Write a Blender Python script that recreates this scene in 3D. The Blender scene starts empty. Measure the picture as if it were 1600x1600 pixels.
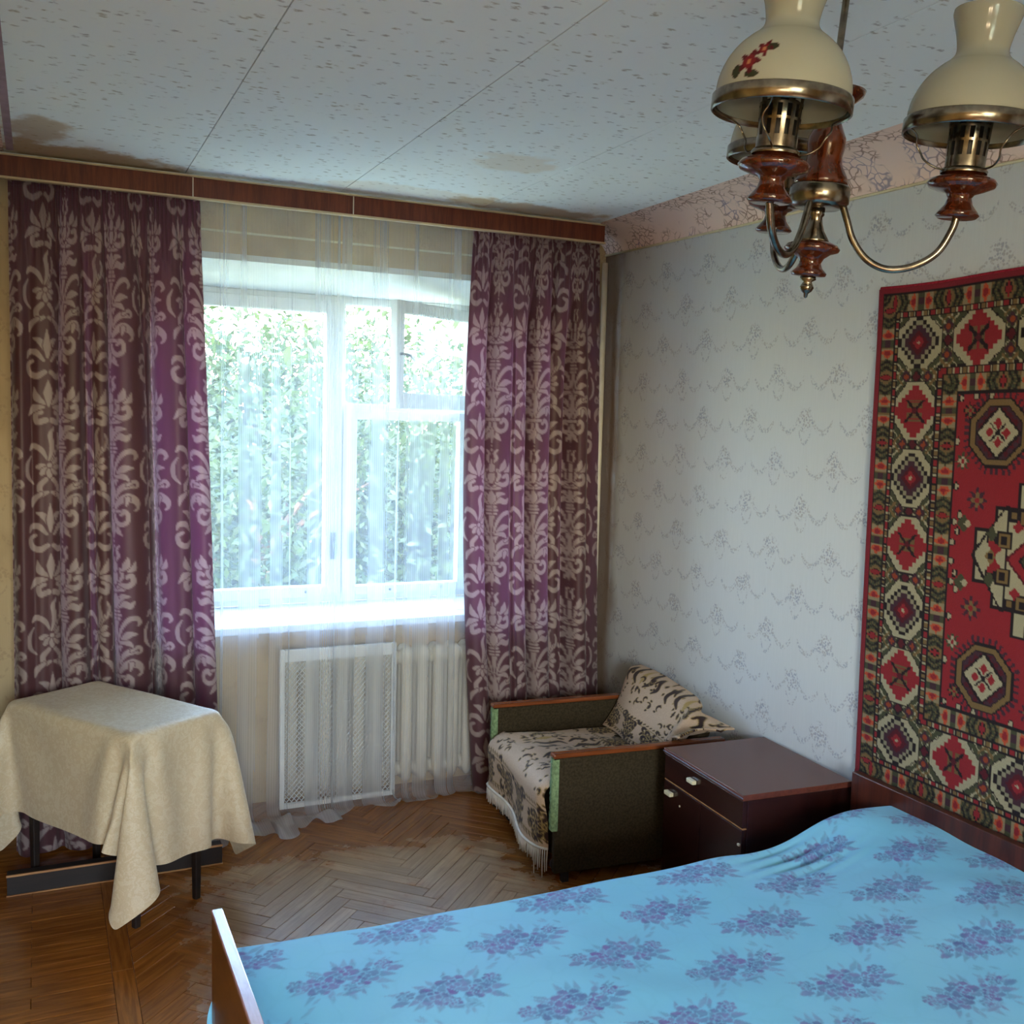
import bpy, bmesh, math, random
import numpy as np
from mathutils import Vector, Matrix, Quaternion

scene = bpy.context.scene
COL = scene.collection
PI = math.pi
random.seed(7)
RNG = np.random.default_rng(7)

# ------------------------------------------------------------------ camera, sky, sun, lamps, exposure
CAM_H = 1.60
F_PX, YAW, PITCH, ROLL = 1592.5, math.radians(24.892), math.radians(5.215), math.radians(1.4998)
cam_data = bpy.data.cameras.new('camera')
cam = bpy.data.objects.new('camera', cam_data)
COL.objects.link(cam)
cam_data.sensor_width = 36.0
cam_data.lens = F_PX / 1600.0 * 36.0
cam_data.clip_start = 0.02
cam_data.clip_end = 500
_cy, _sy = math.cos(YAW), math.sin(YAW)
_f0, _r0, _u0 = Vector((_sy, _cy, 0)), Vector((_cy, -_sy, 0)), Vector((0, 0, 1))
_fw = _f0 * math.cos(PITCH) - _u0 * math.sin(PITCH)
_up = _u0 * math.cos(PITCH) + _f0 * math.sin(PITCH)
_rt = _r0 * math.cos(ROLL) + _up * math.sin(ROLL)
_up2 = _up * math.cos(ROLL) - _r0 * math.sin(ROLL)
_m = Matrix(((_rt.x, _up2.x, -_fw.x, 0), (_rt.y, _up2.y, -_fw.y, 0), (_rt.z, _up2.z, -_fw.z, CAM_H), (0, 0, 0, 1)))
cam.matrix_world = _m
scene.camera = cam

scene.view_settings.view_transform = 'Standard'
scene.view_settings.look = 'None'
scene.view_settings.gamma = 1.0
scene.view_settings.use_curve_mapping = False
scene.view_settings.exposure = 0.0
EXPOSURE = 2.45
SKY_STRENGTH = 1.55
SUN_ENERGY = 4.5
LAMP_WATTS = 3.8
scene.view_settings.exposure = EXPOSURE
scene.cycles.use_denoising = True
scene.cycles.max_bounces = 12
scene.cycles.diffuse_bounces = 7
scene.cycles.glossy_bounces = 4
scene.cycles.transmission_bounces = 8
scene.cycles.transparent_max_bounces = 24
scene.cycles.sample_clamp_indirect = 6.0

world = bpy.data.worlds.new('sky')
scene.world = world
world.use_nodes = True
_wn = world.node_tree
_wn.nodes.clear()
_sky = _wn.nodes.new('ShaderNodeTexSky')
_sky.sky_type = 'NISHITA'
_sky.sun_disc = False
_sky.sun_elevation = math.radians(42)
_sky.sun_rotation = math.radians(200)
_sky.air_density = 1.0
_sky.dust_density = 1.5
_bg = _wn.nodes.new('ShaderNodeBackground')
_bg.inputs['Strength'].default_value = SKY_STRENGTH
_wo = _wn.nodes.new('ShaderNodeOutputWorld')
_wn.links.new(_sky.outputs['Color'], _bg.inputs['Color'])
_wn.links.new(_bg.outputs['Background'], _wo.inputs['Surface'])

sun_data = bpy.data.lights.new('sun', 'SUN')
sun_data.energy = SUN_ENERGY
sun_data.angle = math.radians(0.6)
sun_data.color = (1.0, 0.86, 0.66)
sun = bpy.data.objects.new('sun', sun_data)
COL.objects.link(sun)
# the sun stands high behind the house, so it lights the trees and the ground but not the room
sun.rotation_euler = Vector((-0.66, 0.52, -0.72)).to_track_quat('-Z', 'Y').to_euler()
sun.location = (10, -6, 14)

for _i, _p in enumerate(((-0.62, -0.62, 1.50), (-0.32, -0.80, 1.50))):
    _ld = bpy.data.lights.new('hall_bulb', 'POINT')
    _ld.energy = LAMP_WATTS
    _ld.color = (1.0, 0.74, 0.48)
    _ld.shadow_soft_size = 0.045
    _lo = bpy.data.objects.new('hall_bulb', _ld)
    _lo.location = _p
    COL.objects.link(_lo)

# daylight guide for the renderer (a portal adds no light of its own)
for _w, _h, _loc, _rx in ((1.50, 1.40, (1.13, 4.62, 1.44), -PI / 2), (1.10, 1.30, (0.00, -2.05, 1.55), PI / 2)):
    _pd = bpy.data.lights.new('window_portal', 'AREA')
    _pd.shape = 'RECTANGLE'
    _pd.size, _pd.size_y = _w, _h
    _pd.cycles.is_portal = True
    _po = bpy.data.objects.new('window_portal', _pd)
    _po.location = _loc
    _po.rotation_euler = (_rx, 0, 0)
    COL.objects.link(_po)

# ------------------------------------------------------------------ small helpers
def S(r, g, b):
    def c(v):
        v /= 255.0
        return v / 12.92 if v <= 0.04045 else ((v + 0.055) / 1.055) ** 2.4
    return (c(r), c(g), c(b), 1.0)

class MB:
    """collects polygons and makes ONE mesh object of them"""
    def __init__(self):
        self.v, self.f, self.mi, self.sm = [], [], [], []
    def add(self, verts, faces, mi=0, smooth=False):
        o = len(self.v)
        self.v.extend([tuple(p) for p in verts])
        self.f.extend([tuple(i + o for i in fc) for fc in faces])
        self.mi.extend([mi] * len(faces))
        self.sm.extend([smooth] * len(faces))
        return self
    def box(self, x0, x1, y0, y1, z0, z1, mi=0, M=None):
        vs = [Vector(p) for p in ((x0, y0, z0), (x1, y0, z0), (x1, y1, z0), (x0, y1, z0), (x0, y0, z1), (x1, y0, z1), (x1, y1, z1), (x0, y1, z1))]
        if M is not None:
            vs = [M @ p for p in vs]
        return self.add(vs, [(0, 3, 2, 1), (4, 5, 6, 7), (0, 1, 5, 4), (1, 2, 6, 5), (2, 3, 7, 6), (3, 0, 4, 7)], mi)
    def tube(self, pts, r, n=10, mi=0, cap=True):
        pts = [Vector(p) for p in pts]
        rs = list(r) if hasattr(r, '__len__') else [r] * len(pts)
        vs, fs = [], []
        t0 = (pts[1] - pts[0]).normalized()
        nrm = t0.orthogonal().normalized()
        for i, p in enumerate(pts):
            t = (pts[min(i + 1, len(pts) - 1)] - pts[max(i - 1, 0)]).normalized()
            nrm = (nrm - t * nrm.dot(t)).normalized()
            b = t.cross(nrm)
            for k in range(n):
                a = 2 * PI * k / n
                vs.append(p + (nrm * math.cos(a) + b * math.sin(a)) * rs[i])
        for i in range(len(pts) - 1):
            for k in range(n):
                k2 = (k + 1) % n
                fs.append((i * n + k, i * n + k2, (i + 1) * n + k2, (i + 1) * n + k))
        if cap:
            fs.append(tuple(range(n - 1, -1, -1)))
            fs.append(tuple((len(pts) - 1) * n + k for k in range(n)))
        return self.add(vs, fs, mi, True)
    def lathe(self, prof, n=32, mi=0, M=None, closed=False, skip=None):
        vs, fs = [], []
        for (r, z) in prof:
            for k in range(n):
                a = 2 * PI * k / n
                vs.append(Vector((r * math.cos(a), r * math.sin(a), z)))
        for i in range(len(prof) - 1):
            for k in range(n):
                if skip and skip(i, k):
                    continue
                k2 = (k + 1) % n
                fs.append((i * n + k, i * n + k2, (i + 1) * n + k2, (i + 1) * n + k))
        if M is not None:
            vs = [M @ p for p in vs]
        return self.add(vs, fs, mi, True)
    def prism(self, poly, axis, a, b, mi=0):
        """polygon in the two other axes, pulled along axis from a to b"""
        def pt(p, h):
            return {'x': (h, p[0], p[1]), 'y': (p[0], h, p[1]), 'z': (p[0], p[1], h)}[axis]
        n = len(poly)
        vs = [pt(p, a) for p in poly] + [pt(p, b) for p in poly]
        fs = [tuple(range(n - 1, -1, -1)), tuple(range(n, 2 * n))] + [(i, (i + 1) % n, n + (i + 1) % n, n + i) for i in range(n)]
        return self.add(vs, fs, mi)
    def mesh(self, name, mats):
        me = bpy.data.meshes.new(name)
        me.from_pydata(self.v, [], self.f)
        for m in (mats if isinstance(mats, (list, tuple)) else [mats]):
            me.materials.append(m)
        if len(set(self.mi)) > 1:
            me.polygons.foreach_set('material_index', self.mi)
        me.polygons.foreach_set('use_smooth', self.sm)
        bm = bmesh.new(); bm.from_mesh(me)
        bmesh.ops.recalc_face_normals(bm, faces=bm.faces)
        bm.to_mesh(me); bm.free()
        me.update()
        return me
    def build(self, name, mats, parent=None, bevel=0.0, seg=2, loc=None, autosmooth=False):
        return link(name, self.mesh(name, mats), parent, bevel, seg, loc)

def link(name, me, parent=None, bevel=0.0, seg=2, loc=None):
    o = bpy.data.objects.new(name, me)
    COL.objects.link(o)
    if parent is not None:
        o.parent = parent
    if loc is not None:
        o.location = loc
    if bevel > 0:
        b = o.modifiers.new('bevel', 'BEVEL')
        b.width = bevel; b.segments = seg; b.limit_method = 'ANGLE'; b.angle_limit = math.radians(40)
    return o

def empty(name, loc=(0, 0, 0), rz=0.0):
    o = bpy.data.objects.new(name, None)
    COL.objects.link(o)
    o.location = loc
    o.rotation_euler = (0, 0, rz)
    o.empty_display_size = 0.1
    return o

def tag(o, label=None, cat=None, group=None, kind=None):
    if label: o['label'] = label
    if cat: o['category'] = cat
    if group: o['group'] = group
    if kind: o['kind'] = kind
    return o

def grid_mesh(name, P, mat, cols=None, extra=None, smooth=True, flip=False):
    """P: array (nr, nc, 3) of points; cols: (nr, nc, 3) linear colours; extra: {attr: (nr, nc)}"""
    nr, nc = P.shape[:2]
    idx = np.arange(nr * nc).reshape(nr, nc)
    q = np.stack([idx[:-1, :-1], idx[:-1, 1:], idx[1:, 1:], idx[1:, :-1]], -1).reshape(-1, 4)
    if flip:
        q = q[:, ::-1]
    me = bpy.data.meshes.new(name)
    me.vertices.add(nr * nc)
    me.vertices.foreach_set('co', P.reshape(-1).astype(np.float32))
    nf = len(q)
    me.loops.add(nf * 4)
    me.loops.foreach_set('vertex_index', q.reshape(-1).astype(np.int32))
    me.polygons.add(nf)
    me.polygons.foreach_set('loop_start', np.arange(0, nf * 4, 4, dtype=np.int32))
    me.polygons.foreach_set('use_smooth', np.full(nf, smooth))
    me.update(calc_edges=True)
    if cols is not None:
        a = me.color_attributes.new('pattern', 'FLOAT_COLOR', 'POINT')
        c = np.ones((nr * nc, 4), np.float32)
        c[:, :3] = cols.reshape(-1, 3)
        a.data.foreach_set('color', c.reshape(-1))
    for k, arr in (extra or {}).items():
        a = me.attributes.new(k, 'FLOAT', 'POINT')
        a.data.foreach_set('value', arr.reshape(-1).astype(np.float32))
    me.materials.append(mat)
    return me

def sstep(a, b, x):
    t = np.clip((np.asarray(x, float) - a) / (b - a), 0, 1)
    return t * t * (3 - 2 * t)

# ------------------------------------------------------------------ node helpers
class NT:
    def __init__(self, name):
        self.m = bpy.data.materials.new(name)
        self.m.use_nodes = True
        self.t = self.m.node_tree
        self.t.nodes.clear()
        self.out = self.t.nodes.new('ShaderNodeOutputMaterial')
    def n(self, typ, ins=None, **props):
        nd = self.t.nodes.new('ShaderNode' + typ)
        for k, v in props.items():
            setattr(nd, k, v)
        for k, v in (ins or {}).items():
            s = nd.inputs[k]
            if isinstance(v, bpy.types.NodeSocket):
                self.t.links.new(v, s)
            elif isinstance(v, bpy.types.Node):
                self.t.links.new(v.outputs[0], s)
            else:
                s.default_value = v
        return nd
    def math(self, op, a, b=None, c=None, clamp=False):
        ins = {0: a}
        if b is not None: ins[1] = b
        if c is not None: ins[2] = c
        return self.n('Math', ins, operation=op, use_clamp=clamp).outputs[0]
    def sm(self, x, a, b):
        return self.n('MapRange', {0: x, 1: a, 2: b, 3: 0.0, 4: 1.0}, interpolation_type='SMOOTHSTEP').outputs[0]
    def mix(self, f, a, b, blend='MIX'):
        nd = self.t.nodes.new('ShaderNodeMix')
        nd.data_type = 'RGBA'; nd.blend_type = blend
        for k, v in ((0, f), (6, a), (7, b)):
            s = nd.inputs[k]
            if isinstance(v, bpy.types.NodeSocket): self.t.links.new(v, s)
            else: s.default_value = v
        return nd.outputs[2]
    def noise(self, vec=None, scale=5.0, detail=3.0, rough=0.5, dist=0.0):
        ins = {'Scale': scale, 'Detail': detail, 'Roughness': rough, 'Distortion': dist}
        if vec is not None: ins['Vector'] = vec
        return self.n('TexNoise', ins).outputs['Fac']
    def vor(self, vec, scale, feature='F1', rnd=1.0):
        return self.n('TexVoronoi', {'Vector': vec, 'Scale': scale, 'Randomness': rnd}, feature=feature)
    def pos(self):
        return self.n('NewGeometry').outputs['Position']
    def obj(self):
        return self.n('TexCoord').outputs['Object']
    def map(self, vec, scale=(1, 1, 1), loc=(0, 0, 0), rot=(0, 0, 0)):
        return self.n('Mapping', {'Vector': vec, 'Scale': scale, 'Location': loc, 'Rotation': rot}).outputs[0]
    def xyz(self, vec):
        s = self.n('SeparateXYZ', {0: vec})
        return s.outputs[0], s.outputs[1], s.outputs[2]
    def comb(self, x, y, z=0.0):
        return self.n('CombineXYZ', {0: x, 1: y, 2: z}).outputs[0]
    def bump(self, h, strength=0.2, dist=0.01):
        return self.n('Bump', {'Height': h, 'Strength': strength, 'Distance': dist}).outputs[0]
    def bsdf(self, color, rough=0.6, metal=0.0, normal=None, spec=0.5, coat=0.0, coat_rough=0.1, sheen=0.0):
        ins = {'Base Color': color, 'Roughness': rough, 'Metallic': metal, 'Specular IOR Level': spec}
        if coat: ins['Coat Weight'] = coat; ins['Coat Roughness'] = coat_rough
        if sheen: ins['Sheen Weight'] = sheen
        if normal is not None: ins['Normal'] = normal
        return self.n('BsdfPrincipled', ins).outputs[0]
    def mixs(self, f, a, b):
        return self.n('MixShader', {0: f, 1: a, 2: b}).outputs[0]
    def done(self, sh):
        self.t.links.new(sh, self.out.inputs['Surface'])
        return self.m

def plain(name, col, rough=0.5, metal=0.0, noise=0.0, nscale=30, bump=0.0, coat=0.0, spec=0.5):
    t = NT(name)
    c = col
    nrm = None
    if noise or bump:
        f = t.noise(t.obj(), nscale, 4)
        if noise:
            d = tuple(v * (1 - noise) for v in col[:3]) + (1,)
            l = tuple(min(1, v * (1 + noise)) for v in col[:3]) + (1,)
            c = t.mix(t.sm(f, 0.3, 0.7), d, l)
        if bump: nrm = t.bump(f, bump, 0.004)
    return t.done(t.bsdf(c, rough, metal, nrm, spec, coat))

def wood(name, dark, light, rough=0.35, scale=(3, 40, 40), coat=0.0, spec=0.5):
    t = NT(name)
    v = t.map(t.obj(), scale)
    f = t.noise(v, 1.0, 6, 0.6, 0.6)
    g = t.noise(t.map(t.obj(), tuple(s * 4 for s in scale)), 1.0, 3, 0.5)
    m = t.math('ADD', t.math('MULTIPLY', f, 0.75), t.math('MULTIPLY', g, 0.25))
    c = t.mix(t.sm(m, 0.35, 0.65), dark, light)
    return t.done(t.bsdf(c, rough, 0, t.bump(g, 0.05, 0.002), spec, coat))

# ------------------------------------------------------------------ pattern drawing (arrays of numbers, later sampled at mesh vertices)
def catmull(pts, n=10):
    p = np.array(pts, float)
    p = np.vstack([2 * p[0] - p[1], p, 2 * p[-1] - p[-2]])
    out = []
    for i in range(1, len(p) - 2):
        t = np.linspace(0, 1, n, endpoint=False)[:, None]
        a, b, c, d = p[i - 1], p[i], p[i + 1], p[i + 2]
        out.append(0.5 * ((2 * b) + (-a + c) * t + (2 * a - 5 * b + 4 * c - d) * t ** 2 + (-a + 3 * b - 3 * c + d) * t ** 3))
    out.append(p[-2][None])
    return np.vstack(out)

class Raster:
    """periodic picture of W x H metres; later shapes push a thin gap around themselves"""
    def __init__(self, W, H, px, base=0.0):
        self.W, self.H, self.px = W, H, px
        self.nx, self.ny = int(round(W / px)), int(round(H / px))
        self.a = np.full((self.ny, self.nx), base, np.float32)
    def _blend(self, d, i0, j0, val, gap, ground):
        ny, nx = d.shape
        jj = (np.arange(j0, j0 + ny) % self.ny)[:, None]
        ii = (np.arange(i0, i0 + nx) % self.nx)[None, :]
        cur = self.a[jj, ii]
        if gap > 0:
            g = np.clip(0.5 - (d - gap) / self.px, 0, 1)
            cur = cur * (1 - g) + ground * g
        m = np.clip(0.5 - d / self.px, 0, 1)
        self.a[jj, ii] = cur * (1 - m) + val * m
    def stroke(self, pts, rad, val=1.0, gap=0.003, ground=0.0, n=9):
        c = catmull(pts, n) if len(pts) > 2 else np.array(pts)[0] + (np.array(pts)[-1] - np.array(pts)[0]) * np.linspace(0, 1, n * 2)[:, None]
        r = np.interp(np.linspace(0, 1, len(c)), np.linspace(0, 1, len(rad)), rad)
        pad = r.max() + gap + 2 * self.px
        i0, i1 = int((c[:, 0].min() - pad) / self.px), int((c[:, 0].max() + pad) / self.px) + 1
        j0, j1 = int((c[:, 1].min() - pad) / self.px), int((c[:, 1].max() + pad) / self.px) + 1
        X = (np.arange(i0, i1) + 0.5) * self.px
        Y = (np.arange(j0, j1) + 0.5) * self.px
        d = np.full((len(Y), len(X)), 9.0)
        for (cx, cy), rr in zip(c, r):
            d = np.minimum(d, np.sqrt((X[None] - cx) ** 2 + (Y[:, None] - cy) ** 2) - rr)
        self._blend(d, i0, j0, val, gap, ground)
    def dot(self, x, y, r, val=1.0, gap=0.003, ground=0.0):
        self.stroke([(x, y), (x + 1e-5, y)], [r, r], val, gap, ground, 1)
    def sample(self, u, v):
        x = (u / self.px) - 0.5
        y = (v / self.px) - 0.5
        i, j = np.floor(x).astype(int), np.floor(y).astype(int)
        fx, fy = x - i, y - j
        a = self.a
        g = lambda jj, ii: a[jj % self.ny, ii % self.nx]
        return (g(j, i) * (1 - fx) + g(j, i + 1) * fx) * (1 - fy) + (g(j + 1, i) * (1 - fx) + g(j + 1, i + 1) * fx) * fy

def damask_tile():
    W, H = 0.38, 0.60
    R = Raster(W, H, 0.0018)
    def both(axis, pts, rad, **k):
        R.stroke([(axis + x, y) for x, y in pts], rad, **k)
        if any(abs(x) > 1e-4 for x, y in pts):
            R.stroke([(axis - x, y) for x, y in pts], rad, **k)
    A, B = 0.0, 0.19
    # main column: urn with acanthus leaves, bud above, tassel below
    both(A, [(0, .012), (0, .0121)], [.006, .006]); both(A, [(0, .030), (0, .0301)], [.004, .004])
    both(A, [(.006, .095), (.020, .070), (.036, .052)], [.010, .011, .003])
    both(A, [(0, .095), (0, .045)], [.012, .004])
    both(A, [(.010, .130), (.014, .105), (.034, .090), (.056, .100), (.060, .124), (.046, .138), (.036, .126)], [.006, .008, .009, .008, .008, .009, .007])
    both(A, [(.010, .150), (.034, .176), (.064, .186), (.090, .172), (.094, .150), (.084, .140)], [.008, .013, .016, .012, .006, .004])
    both(A, [(.060, .182), (.054, .160)], [.010, .004])
    both(A, [(.008, .175), (.032, .214), (.062, .230), (.086, .220)], [.006, .010, .012, .003])
    both(A, [(.060, .232), (.084, .244), (.096, .232), (.088, .222)], [.006, .007, .006, .004])
    both(A, [(.006, .215), (.026, .264), (.050, .290), (.082, .292)], [.005, .010, .013, .003])
    both(A, [(.020, .262), (.050, .260), (.066, .246)], [.006, .010, .003])
    both(A, [(.006, .255), (.024, .310), (.052, .345), (.080, .350), (.092, .334), (.084, .322)], [.004, .007, .009, .009, .007, .003])
    both(A, [(0, .150), (0, .205), (0, .262)], [.004, .016, .004])
    both(A, [(0, .270), (0, .335)], [.003, .013])
    both(A, [(0, .138), (.028, .138)], [.006, .006]); both(A, [(0, .138), (0, .1381)], [.009, .009])
    both(A, [(0, .348), (.020, .348)], [.005, .005], gap=.002); both(A, [(0, .362), (.024, .362)], [.005, .005], gap=.002); both(A, [(0, .376), (.018, .376)], [.005, .005], gap=.002)
    both(A, [(.010, .392), (.034, .404), (.060, .396), (.074, .410)], [.008, .013, .011, .004])
    both(A, [(.010, .400), (.030, .428), (.056, .430)], [.006, .011, .004])
    both(A, [(0, .390), (0, .412), (0, .440)], [.006, .021, .005])
    both(A, [(.012, .452), (.036, .458)], [.005, .009]); both(A, [(.008, .460), (.022, .470)], [.004, .007]); both(A, [(0, .452), (0, .4521)], [.008, .008])
    both(A, [(.020, .478), (.050, .468), (.072, .482), (.066, .506), (.050, .500)], [.007, .010, .010, .009, .007])
    both(A, [(.024, .486), (.034, .506), (.024, .530)], [.006, .008, .005])
    both(A, [(0, .482), (0, .500), (0, .520)], [.010, .017, .010])
    both(A, [(0, .532), (0, .545), (0, .572)], [.014, .013, .002])
    both(A, [(.034, .525), (.050, .545), (.056, .572)], [.005, .014, .002])
    both(A, [(.056, .522), (.074, .532), (.080, .556)], [.004, .011, .002])
    both(A, [(.010, .560), (.020, .578), (.012, .598), (.024, .612)], [.003, .008, .006, .004])
    # secondary column: flower sprays and scrolls
    for a in (-80, -40, 0, 40, 80, 125):
        s, c = math.sin(math.radians(a)), math.cos(math.radians(a))
        R.stroke([(B + .010 * s, .300 - .010 * c), (B + .026 * s, .300 - .026 * c), (B + .038 * s, .300 - .038 * c)], [.004, .011, .007])
    R.dot(B, .300, .008)
    both(B, [(.006, .318), (.024, .352), (.050, .366), (.064, .352)], [.003, .009, .010, .004])
    R.stroke([(B - .002, .318), (B + .010, .360), (B + .004, .405), (B + .016, .430)], [.003, .010, .008, .004])
    R.stroke([(B + .034, .352), (B + .046, .384), (B + .038, .410)], [.004, .008, .003])
    both(B, [(.052, .235), (.074, .262), (.076, .300), (.060, .330)], [.003, .008, .008, .003])
    both(B, [(.012, .250), (.032, .226), (.026, .200), (.008, .206)], [.008, .010, .009, .006])
    both(B, [(.028, .200), (.050, .182), (.058, .156)], [.007, .010, .003])
    both(B, [(.010, .020), (.034, .006), (.060, .016), (.066, .044), (.048, .056)], [.008, .011, .010, .008, .006])
    both(B, [(.012, .060), (.036, .086), (.060, .086), (.070, .066)], [.005, .011, .009, .003])
    both(B, [(.006, .090), (.022, .124), (.044, .134)], [.004, .011, .003])
    both(B, [(0, .070), (0, .110), (0, .165)], [.004, .013, .002])
    both(B, [(.010, .455), (.036, .448), (.040, .474), (.022, .482)], [.010, .010, .009, .007])
    both(B, [(.016, .500), (.044, .496), (.068, .470)], [.005, .013, .003])
    both(B, [(.010, .512), (.036, .532), (.044, .566)], [.005, .013, .002])
    both(B, [(0, .505), (0, .548), (0, .590)], [.004, .015, .002])
    return R

def bouquet_tile():
    """two rows of flower bunches, the second shifted by half a repeat"""
    rg = np.random.default_rng(21)
    W, H = 0.385, 0.264
    R = Raster(W, H, 0.002)
    K, mid = 1.24, [0, 0]
    grow = lambda x, y: (mid[0] + K * (x - mid[0]), mid[1] + K * (y - mid[1]))
    def leaf(x, y, a, l, w, val):
        (x, y), l, w = grow(x, y), l * K, w * K
        c, s_ = math.cos(a), math.sin(a)
        R.stroke([(x, y), (x + .5 * l * c, y + .5 * l * s_), (x + l * c, y + l * s_)], [w * .35, w, w * .15], val=val, gap=.0016, n=5)
    def rose(x, y, r, ph):
        (x, y), r = grow(x, y), r * K
        for k in range(7):
            a = ph + 2 * PI * k / 7
            R.stroke([(x + r * .55 * math.cos(a - .35), y + r * .5 * math.sin(a - .35)), (x + r * .85 * math.cos(a), y + r * .75 * math.sin(a)), (x + r * .55 * math.cos(a + .35), y + r * .5 * math.sin(a + .35))], [r * .20, r * .30, r * .20], val=rg.uniform(.62, .95), gap=.0020, n=5)
        for k in range(4):
            a = ph + .4 + 2 * PI * k / 4
            R.dot(x + r * .28 * math.cos(a), y + r * .26 * math.sin(a), r * .22, val=rg.uniform(.7, 1.0), gap=.0016)
    for n_, (cx, cy, fl_) in enumerate(((.1925, .066, 1), (.0, .198, -1))):
        mid[:] = (cx, cy)
        for k in range(16):
            a = 2 * PI * k / 16 + rg.uniform(-.2, .2)
            rr = rg.uniform(.7, 1.0)
            leaf(cx + .058 * rr * math.cos(a), cy + .026 * rr * math.sin(a), a + rg.uniform(-.5, .5), rg.uniform(.026, .048), rg.uniform(.0050, .0085), rg.uniform(.40, .65))
        for k in range(5):
            leaf(cx + fl_ * .060, cy + .012, rg.uniform(-.3, .7) if fl_ > 0 else PI - rg.uniform(-.3, .7), rg.uniform(.03, .055), .0045, .5)
        rose(cx - .034, cy - .004, .027, .3); rose(cx + .036, cy - .008, .024, 1.1); rose(cx + .004, cy + .014, .027, .8)
        rose(cx - fl_ * .070, cy + .010, .015, .2); rose(cx + fl_ * .076, cy + .014, .014, .9); rose(cx + fl_ * .012, cy - .030, .014, .5)
        R.stroke([(cx + fl_ * .098, cy - .006), (cx + fl_ * .112, cy - .004), (cx + fl_ * .126, cy - .006)], [.004, .010, .004], val=.7, gap=.001)
        R.stroke([(cx - .020, cy - .052), (cx + .002, cy - .055), (cx + .026, cy - .052)], [.003, .006, .003], val=.6, gap=.001)
        for k in range(9):
            leaf(cx + rg.uniform(-.10, .10), cy + rg.choice([-1, 1]) * rg.uniform(.036, .050), rg.uniform(0, 2 * PI), .018, .0035, .35)
    return R

def throw_tile(seed, W=0.62, H=0.56):
    """dark brown scrolls and rosettes on beige plush"""
    rg = np.random.default_rng(seed)
    R = Raster(W, H, 0.0022)
    for cx in np.linspace(0.06, W - 0.06, 4):
        for k in range(26):
            a = rg.uniform(0, 2 * PI)
            x, y = cx + rg.normal(0, .034), 0.085 + rg.normal(0, .032)
            r = rg.uniform(.010, .020)
            sgn = rg.choice([-1, 1])
            R.stroke([(x + r * math.cos(a + sgn * t) * (1 - t * .12), y + r * math.sin(a + sgn * t) * (1 - t * .12)) for t in np.linspace(0, 4.2, 7)], [.0055, .0095, .004], gap=.0012)
        R.dot(cx, .085, .012, gap=.004)
        for k in range(7):
            a = 2 * PI * k / 7
            R.stroke([(cx + .018 * math.cos(a), .085 + .018 * math.sin(a)), (cx + .030 * math.cos(a), .085 + .030 * math.sin(a))], [.006, .005], gap=.0015)
    for y in (.020, .150):
        for k in range(26):
            x = W * (k + .5) / 26
            R.stroke([(x - .007, y), (x + .005, y + .008)], [.003, .004], gap=.0)
    R.stroke([(0, .034), (W, .034)], [.003, .003], gap=0, n=40)
    R.stroke([(0, .138), (W, .138)], [.003, .003], gap=0, n=40)
    for q, (cx, cy) in enumerate(((.155, .36), (.465, .36), (.31, .50))):
        for k in range(14):
            a = 2 * PI * k / 14 + .2
            r0 = .055 + .012 * (k % 2)
            R.stroke([(cx + r0 * .7 * math.cos(a), cy + r0 * math.sin(a)), (cx + (r0 + .03) * .7 * math.cos(a + .15), cy + (r0 + .03) * math.sin(a + .15))], [.003, .0075, .003], gap=0)
        R.stroke([(cx, cy - .040), (cx, cy), (cx, cy + .040)], [.002, .014, .002], val=.45)
        for s in (-1, 1):
            R.stroke([(cx + s * .030, cy - .045), (cx + s * .060, cy - .01), (cx + s * .048, cy + .045), (cx + s * .075, cy + .075)], [.005, .013, .009, .004])
            R.stroke([(cx + s * .10, cy - .05), (cx + s * .12, cy - .02), (cx + s * .10, cy + .02), (cx + s * .085, cy)], [.005, .011, .009, .005])
    for k in range(34):
        x, y, r, a, sg = rg.uniform(0, W), rg.uniform(.19, H - .03), rg.uniform(.010, .022), rg.uniform(0, 2 * PI), rg.choice([-1, 1])
        R.stroke([(x + r * math.cos(a + sg * t) * (1 - t * .12), y + r * math.sin(a + sg * t) * (1 - t * .12)) for t in np.linspace(0, 3.6, 7)], [.003, .0065, .003], gap=.001)
    for k in range(60):
        x, y = rg.uniform(0, W), rg.uniform(.2, H)
        a = rg.uniform(0, PI)
        R.stroke([(x, y), (x + .014 * math.cos(a), y + .014 * math.sin(a))], [.003, .0065, .002], gap=0)
    return R

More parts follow.
